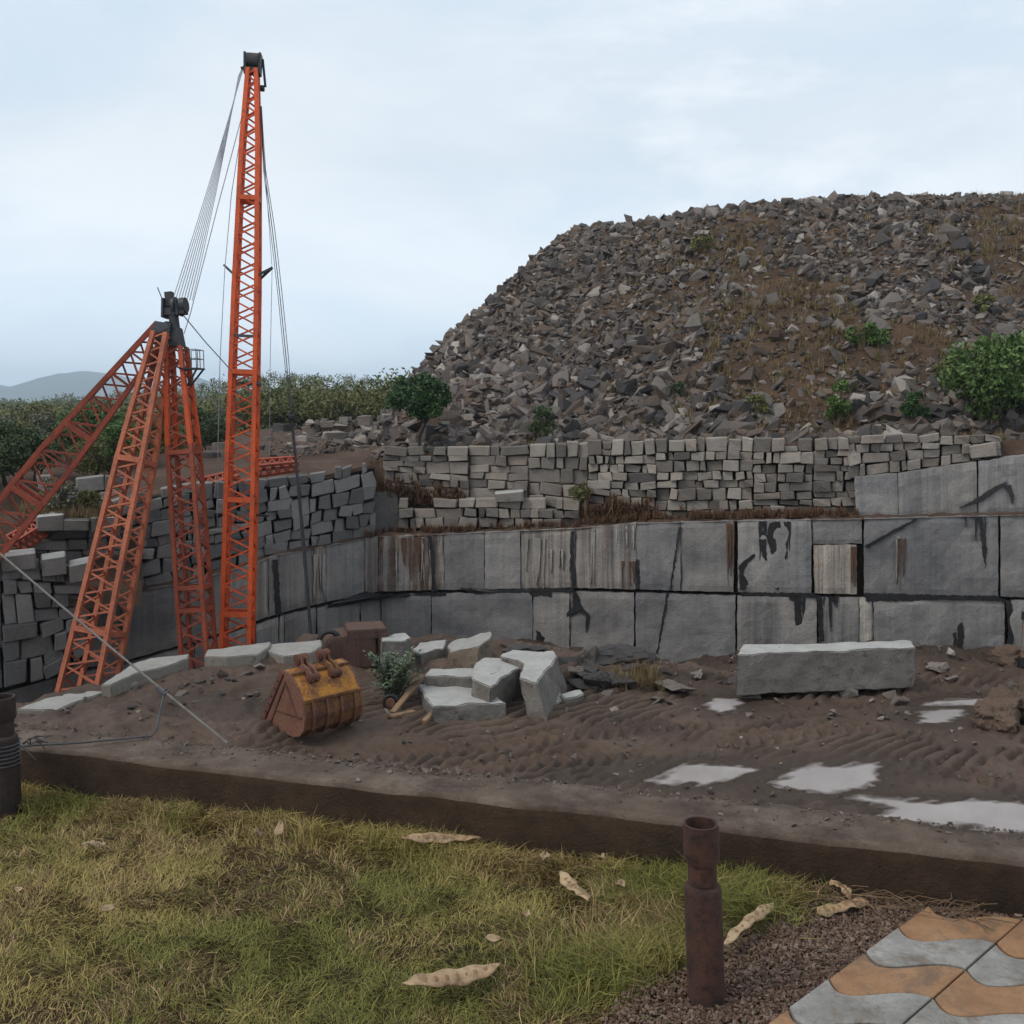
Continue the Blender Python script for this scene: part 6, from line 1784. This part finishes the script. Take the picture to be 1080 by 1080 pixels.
# ---- seed pods, leaves and twigs
def lawn_pt(px, py, z):
    p = at_z(px, py, z); k = float(kdist(p[0], p[1]))
    if k > -.035:
        d = ray(px, py); kd_ = d[0] * KN[0] + d[1] * KN[1]; p = p - d * ((k + .035) / kd_)
    return p
def pod(pxa, pya, pxb, pyb, w, label, lift=.045, curve=.0, seed=0, spots=True):
    a = lawn_pt(pxa, pya, lift); b = lawn_pt(pxb, pyb, lift * .7); L = np.linalg.norm(b - a); d = (b - a) / L
    up = np.array([0, -.35, .94]); s_ = np.cross(d, up); s_ /= np.linalg.norm(s_); n_ = np.cross(s_, d)
    root = props(empty("seed_pod", V(a)), label, "seed pod", "dry seed pods on the lawn")
    N_ = 30; nw = 6; vs = []
    for i in range(N_ + 1):
        t = i / N_; ww = w * min(1, (t / .16) ** .7 if t < .16 else 1, ((1 - t) / .2) ** .6 if t > .8 else 1) + .0012
        for j in range(nw + 1):
            u = j / nw * 2 - 1
            bulge = .006 * math.cos(u * 1.5) * (.55 + .45 * math.cos(2 * math.pi * t * 8)) * (1 if .12 < t < .92 else .2)
            vs.append(a + d * (L * t) + s_ * (u * ww / 2 + curve * L * math.sin(math.pi * t)) + n_ * (bulge + .008 * math.sin(t * 5 + seed) + .006 * u * math.sin(7 * t + seed)) + s_ * .0035 * math.sin(23 * t + seed) * (1 if abs(u) > .9 else 0))
    f = [list(q) for q in grid_faces(N_ + 1, nw + 1)]
    me = npmesh("pod_shell", vs, f, smooth=True)
    o = link("pod_shell", me, MAT['pod'], None); rel_parent(o, root)
    sol = o.modifiers.new("thickness", 'SOLIDIFY'); sol.thickness = .003
    if spots:
        for k in range(7):
            t = .16 + .72 * (k + .5) / 7; c = a + d * (L * t) + s_ * (curve * L * math.sin(math.pi * t)) + n_ * (.0075 + .008 * math.sin(t * 5 + seed))
            mb = MB(); R1 = w * (.17 + .1 * ((k * 7 + seed * 3) % 5) / 5); ring_ = [c + d * math.cos(q) * R1 * .8 + s_ * math.sin(q) * R1 - n_ * .002 for q in np.linspace(0, 2 * math.pi, 11)[:-1]]
            mb.add(ring_ + [c + n_ * .003], [[i, (i + 1) % 10, 10] for i in range(10)])
            o = mb.build("seed_bump", MAT['pod_spot'], None, smooth=True); rel_parent(o, root)
MAT['pod'] = m_paint("dry_pod_shell", (.47, .34, .195), (.25, .145, .075), .75, .6)
MAT['pod_spot'] = m_paint("pod_seed_spot", (.22, .11, .05), (.34, .2, .1), .3, .6)
MAT['dryleaf'] = m_paint("dry_leaf", (.42, .30, .18), (.2, .12, .06), .4, .8)
pod(424, 1040, 529, 1016, .047, "largest straw-coloured seed pod lying flat on the lawn, lower middle", seed=1, curve=.03)
pod(424, 886, 507, 885, .036, "curled seed pod with a pointed tail against the kerb", seed=2, curve=-.05, lift=.06)
pod(591, 920, 622, 952, .036, "upright-tilted pale seed pod right of the middle of the lawn", seed=3, lift=.05)
pod(862, 960, 916, 953, .036, "spotted seed pod lying at the gravel edge beneath another", seed=4, lift=.04)
pod(876, 928, 898, 946, .026, "small pod piece standing behind the spotted pod at the gravel edge", seed=5, lift=.05)
pod(764, 996, 817, 950, .030, "yellowish seed pod leaning in the grass beside the pipe post", seed=6, lift=.07)
pod(86, 893, 113, 888, .022, "small broken pod on the lawn at far left", seed=7, lift=.04, spots=False)
def leaf(px, py, s, label, seed, lift=.05):
    r = random.Random(seed); c = lawn_pt(px, py, lift); a = r.uniform(0, 6.28); tl = r.uniform(.3, 1.0)
    d = np.array([math.cos(a), math.sin(a) * .8, .3 * tl]); d /= np.linalg.norm(d); s_ = np.cross(d, [0, -.6, .8]); s_ /= np.linalg.norm(s_); n_ = np.cross(s_, d); vs = []
    for i in range(9):
        t = i / 8; w = s * .26 * math.sin(math.pi * min(1, t * .97 + .02)) ** .8 + .0008
        for u in (-1, -.4, .4, 1): vs.append(c + d * (s * (t - .5)) + s_ * (w * u) + n_ * (.22 * s * u * u + .25 * s * math.sin(3 * t + seed) + .05 * s * math.sin(9 * t + u)))
    o = link("dry_leaf", npmesh("dry_leaf", vs, grid_faces(9, 4), smooth=True), MAT['dryleaf'])
    sol = o.modifiers.new("thickness", 'SOLIDIFY'); sol.thickness = .0012
    props(o, label, "leaf", "dry leaves on the lawn")
leaf(115, 960, .045, "pale dry leaf fragment on the left of the lawn", 1)
leaf(521, 990, .04, "pale curled leaf fragment just above the largest pod", 2)
leaf(556, 964, .035, "tiny white leaf scrap below the tilted pod", 3)
leaf(294, 876, .06, "pale upright dry leaf near the kerb left of the curled pod", 4)
leaf(272, 880, .05, "narrow dry leaf by the kerb, leftmost of a pair", 5)
leaf(636, 908, .05, "brown dry leaf in the grass right of the tilted pod", 6)
leaf(655, 935, .05, "dull brown leaf lower right of the tilted pod", 7)
leaf(574, 905, .07, "brown dry leaf above the tilted pod by the kerb", 8)
leaf(20, 938, .03, "leaf scrap at the left edge of the lawn", 9)
mb = MB(); r_ = random.Random(8)
for i in range(95):
    t = r_.random() ** 1.4; px = 850 + 180 * t; py = 940 + 26 * t + r_.gauss(0, 5)
    a = at_z(px, py, .015 + r_.random() * .03); an = r_.gauss(-.28, .75); L = r_.uniform(.03, .17)
    kq = float(kdist(a[0], a[1])); 
    if kq > -.02: a[:2] -= KN * (kq + r_.uniform(.015, .07))
    b = a + np.array([math.cos(an) * L, math.sin(an) * L, r_.uniform(-.015, .03)]); b[2] = max(b[2], .01)
    mb.path([a, (a + b) / 2 + np.array([r_.gauss(0, .012), r_.gauss(0, .012), r_.uniform(0, .02)]), b], r_.uniform(.0008, .0022), 4)
MAT['twig'] = m_paint("brown_twig", (.13, .075, .042), (.24, .16, .09), .5, .85)
props(mb.build("dry_twigs", MAT['twig']), "loose litter of dry twigs and straw along the kerb above the tiles", "twigs", None, "stuff")

# ---- lawn grass
gg = np.random.default_rng(99)
def blades(n, hmean, sampler, spread, wid, dense=None, seedoff=0.0, dry=0.0):
    x, y = sampler(n)
    k = kdist(x, y); m = (k < -.006)
    sdv = polysd(GRV, x, y); edge_ = sdv + (fbm(x * 9, y * 9, 3) - .5) * .30
    m &= edge_ > .02
    tp = fbm(x * 2.6 + 11, y * 2.6, 4)
    m &= gg.random(len(x)) < np.clip(.70 + 3.0 * (tp - .30), .5, 1)
    x, y, tp = x[m], y[m], tp[m]; n = len(x)
    # clump into tufts
    j = gg.integers(0, n, n); pull = np.where(gg.random(n) < .55, .0, .0)
    h = hmean * gg.uniform(.45, 1.3, n) * (.7 + .8 * fbm(x * 3.3, y * 3.3 + 9, 3))
    az = 2 * np.pi * fbm(x * 6 + 3, y * 6, 2) * 2.2 + gg.normal(0, 1.1, n)
    lean = np.abs(gg.normal(spread, .35, n))
    d1 = np.stack([np.cos(az) * lean, np.sin(az) * lean, np.ones(n)], 1); d1 /= np.linalg.norm(d1, axis=1)[:, None]
    az2 = az + gg.normal(0, 1.1, n); l2_ = lean + gg.uniform(.3, 2.4, n)
    d2 = np.stack([np.cos(az2) * l2_, np.sin(az2) * l2_, np.ones(n) * .55], 1); d2 /= np.linalg.norm(d2, axis=1)[:, None]
    z0 = lawn_z(x, y)
    b0 = np.stack([x, y, z0], 1); b1 = b0 + d1 * (h * .5)[:, None]; b2 = b1 + d2 * (h * .6)[:, None]
    s = np.stack([-np.sin(az), np.cos(az), gg.normal(0, .3, n)], 1); w = wid * gg.uniform(.6, 1.3, n)
    sw = s * w[:, None]
    v = np.stack([b0 - sw, b0 + sw, b1 + sw * .8, b1 - sw * .8, b2], 1).reshape(-1, 3)
    # colours: every blade its own, patches of green, straw and brown
    pa = fbm(x * 1.5 + 21, y * 1.9 + 4, 4); pb2 = fbm(x * 4.4 + 2, y * 4.4 + 31, 3)
    r = gg.random(n)
    green = np.array([.17, .158, .040]); yel = np.array([.29, .225, .075]); straw = np.array([.34, .235, .115]); brown = np.array([.125, .070, .034]); deep = np.array([.075, .085, .024])
    wy = np.clip((pa - .40) * 4 + .35 + dry, 0, 1); wb = np.clip((pb2 - .53) * 5 + .15, 0, .75)
    c = np.where((r < wy)[:, None], yel, green); c = np.where((gg.random(n) < .16 * (1 - wy))[:, None], deep, c)
    c = np.where((gg.random(n) < wb * .75)[:, None], np.where((gg.random(n) < .5)[:, None], straw, brown), c)
    c = c * gg.uniform(.75, 1.3, n)[:, None]
    f = np.arange(n)[:, None] * 5
    quads = np.concatenate([f + np.array([[0, 1, 2, 3]])]); tris = f + np.array([[3, 2, 4]])
    return v, quads, tris, np.repeat(c, 5, 0)
def samp_lawn(n):
    s = gg.uniform(-1.6, KL + .3, n); q = -gg.uniform(0, 2.1, n)
    return KA[0] + KD[0] * s + KN[0] * q, KA[1] + KD[1] * s + KN[1] * q
def samp_edge(n):
    s = gg.uniform(-1.6, 2.9, n); q = -np.abs(gg.normal(0, .07, n)) - .01
    return KA[0] + KD[0] * s + KN[0] * q, KA[1] + KD[1] * s + KN[1] * q
def samp_tall(n):
    c = np.array([at_z(a, b, 0)[:2] for a, b in [(800, 930), (835, 925), (780, 960), (690, 960), (720, 990), (860, 930), (805, 900), (690, 1010), (650, 1020)]])
    i = gg.integers(0, len(c), n); 
    return c[i, 0] + gg.normal(0, .11, n), c[i, 1] + gg.normal(0, .08, n)
sets = [blades(300000, .033, samp_lawn, 1.3, .00105), blades(34000, .055, samp_lawn, 1.0, .0012, dry=.1), blades(24000, .085, samp_edge, .8, .0013), blades(24000, .11, samp_tall, .75, .0014, dry=-.35)]
vs = []; q_ = []; t_ = []; cl = []; b = 0
for v, q, t, c in sets:
    vs.append(v); q_.append(q + b); t_.append(t + b); cl.append(c); b += len(v)
v = np.concatenate(vs); q = np.concatenate(q_); t = np.concatenate(t_); c = np.concatenate(cl)
me = bpy.data.meshes.new("lawn_grass")
me.vertices.add(len(v)); me.vertices.foreach_set("co", v.astype(np.float32).ravel())
me.loops.add(q.size + t.size); me.loops.foreach_set("vertex_index", np.concatenate([q.ravel(), t.ravel()]).astype(np.int32))
me.polygons.add(len(q) + len(t)); me.polygons.foreach_set("loop_start", np.concatenate([np.arange(len(q)) * 4, q.size + np.arange(len(t)) * 3]).astype(np.int32))
me.update(calc_edges=True)
ca = me.color_attributes.new("col", 'FLOAT_COLOR', 'POINT'); ca.data.foreach_set("color", np.concatenate([c, np.ones((len(c), 1))], 1).astype(np.float32).ravel())
props(link("lawn_grass", me, MAT['grass']), "short matted yellow-green lawn grass in front of the kerb", "grass", None, "stuff")

# ================================================================== HAZE, SKY, LIGHT, CAMERA
HAZE = 0.00027
mb = MB(); mb.bar((0, -60, 70), (0, 5600, 70), 6400, 164, (0, 0, 1))
hz = mb.build("haze"); props(hz, "thin pale haze in the air", "haze", None, "stuff")
hm = bpy.data.materials.new("thin_haze"); hm.use_nodes = True; nt = hm.node_tree; nt.nodes.clear()
out = nt.nodes.new("ShaderNodeOutputMaterial"); pv = nt.nodes.new("ShaderNodeVolumePrincipled")
pv.inputs["Density"].default_value = HAZE; pv.inputs["Color"].default_value = (.72, .87, 1.0, 1); pv.inputs["Anisotropy"].default_value = 0.2
nt.links.new(pv.outputs[0], out.inputs["Volume"]); hz.data.materials.append(hm)

w = bpy.data.worlds.new("World"); S.world = w; w.use_nodes = True
nt = w.node_tree; bg = nt.nodes["Background"]
SUN_EL, SUN_AZ = math.radians(52), math.radians(-115)
sky = nt.nodes.new("ShaderNodeTexSky"); sky.sky_type = 'NISHITA'; sky.sun_disc = False
sky.sun_elevation = SUN_EL; sky.sun_rotation = SUN_AZ; sky.dust_density = 4.0; sky.air_density = 1.2
tc_ = nt.nodes.new("ShaderNodeTexCoord"); mp_ = nt.nodes.new("ShaderNodeMapping"); mp_.inputs["Scale"].default_value = (1.2, 1.2, 3.2)
nt.links.new(tc_.outputs["Generated"], mp_.inputs["Vector"])
nz = nt.nodes.new("ShaderNodeTexNoise"); nz.inputs["Scale"].default_value = 1.6; nz.inputs["Detail"].default_value = 7; nz.inputs["Roughness"].default_value = .55; nz.inputs["Distortion"].default_value = .3
nt.links.new(mp_.outputs[0], nz.inputs["Vector"])
cr_ = nt.nodes.new("ShaderNodeValToRGB"); cr_.color_ramp.elements[0].position = .32; cr_.color_ramp.elements[0].color = (6.1, 7.4, 8.7, 1); cr_.color_ramp.elements[1].position = .68; cr_.color_ramp.elements[1].color = (8.7, 9.2, 9.7, 1)
nt.links.new(nz.outputs["Fac"], cr_.inputs[0])
mx2 = nt.nodes.new("ShaderNodeMix"); mx2.data_type = 'RGBA'; mx2.inputs[0].default_value = .90
nt.links.new(sky.outputs[0], mx2.inputs[6]); nt.links.new(cr_.outputs[0], mx2.inputs[7])
sx_ = nt.nodes.new("ShaderNodeSeparateXYZ"); nt.links.new(tc_.outputs["Generated"], sx_.inputs[0])
hr = nt.nodes.new("ShaderNodeValToRGB"); hr.color_ramp.elements[0].position = 0.0; hr.color_ramp.elements[0].color = (1.32, 1.32, 1.33, 1); hr.color_ramp.elements[1].position = .22; hr.color_ramp.elements[1].color = (1, 1, 1, 1)
nt.links.new(sx_.outputs[2], hr.inputs[0])
mx3 = nt.nodes.new("ShaderNodeMix"); mx3.data_type = 'RGBA'; mx3.blend_type = 'MULTIPLY'; mx3.inputs[0].default_value = 1
# brighter broken cloud in the upper right of the sky
cd_ = ray(800, 120); cd_ = cd_ / np.linalg.norm(cd_)
dp_ = nt.nodes.new("ShaderNodeVectorMath"); dp_.operation = 'DOT_PRODUCT'; dp_.inputs[1].default_value = tuple(float(q) for q in cd_); nt.links.new(tc_.outputs["Generated"], dp_.inputs[0])
dr_ = nt.nodes.new("ShaderNodeValToRGB"); dr_.color_ramp.elements[0].position = .962; dr_.color_ramp.elements[0].color = (0, 0, 0, 1); dr_.color_ramp.elements[1].position = 1.0; dr_.color_ramp.elements[1].color = (1, 1, 1, 1)
nt.links.new(dp_.outputs["Value"], dr_.inputs[0])
n2_ = nt.nodes.new("ShaderNodeTexNoise"); n2_.inputs["Scale"].default_value = 7; n2_.inputs["Detail"].default_value = 8; n2_.inputs["Roughness"].default_value = .6; nt.links.new(mp_.outputs[0], n2_.inputs["Vector"])
r2_ = nt.nodes.new("ShaderNodeValToRGB"); r2_.color_ramp.elements[0].position = .45; r2_.color_ramp.elements[0].color = (0, 0, 0, 1); r2_.color_ramp.elements[1].position = .68; r2_.color_ramp.elements[1].color = (.5, .5, .5, 1); nt.links.new(n2_.outputs["Fac"], r2_.inputs[0])
ml_ = nt.nodes.new("ShaderNodeMath"); ml_.operation = 'MULTIPLY'; nt.links.new(dr_.outputs[0], ml_.inputs[0]); nt.links.new(r2_.outputs[0], ml_.inputs[1])
mxc = nt.nodes.new("ShaderNodeMix"); mxc.data_type = 'RGBA'; mxc.inputs[7].default_value = (9.7, 9.9, 10.2, 1)
nt.links.new(ml_.outputs[0], mxc.inputs[0]); nt.links.new(mx2.outputs[2], mxc.inputs[6])
nt.links.new(mxc.outputs[2], mx3.inputs[6]); nt.links.new(hr.outputs[0], mx3.inputs[7])
nt.links.new(mx3.outputs[2], bg.inputs[0]); bg.inputs[1].default_value = 0.1

sl = bpy.data.lights.new("sun", 'SUN'); sl.energy = 1.5; sl.angle = math.radians(25); sl.color = (1, .96, .9)
so = bpy.data.objects.new("sun", sl); COL.objects.link(so)
dv = Vector((math.sin(SUN_AZ) * math.cos(SUN_EL), math.cos(SUN_AZ) * math.cos(SUN_EL), math.sin(SUN_EL)))
so.rotation_euler = dv.to_track_quat('Z', 'Y').to_euler(); so.location = (0, 0, 60)

cam = bpy.data.cameras.new("camera"); cam.sensor_width = 36; cam.lens = 36 * F / 1080; cam.clip_start = .05; cam.clip_end = 20000
co = bpy.data.objects.new("camera", cam); COL.objects.link(co); co.location = (0, 0, CAMZ); co.rotation_euler = (math.pi / 2 - PITCH, 0, 0)
S.camera = co
S.view_settings.view_transform = 'Standard'; S.view_settings.look = 'None'; S.view_settings.gamma = 1; S.view_settings.exposure = 0.13
S.render.engine = 'CYCLES'
S.cycles.use_denoising = True
S.cycles.max_bounces = 6; S.cycles.diffuse_bounces = 3; S.cycles.glossy_bounces = 3; S.cycles.volume_bounces = 3
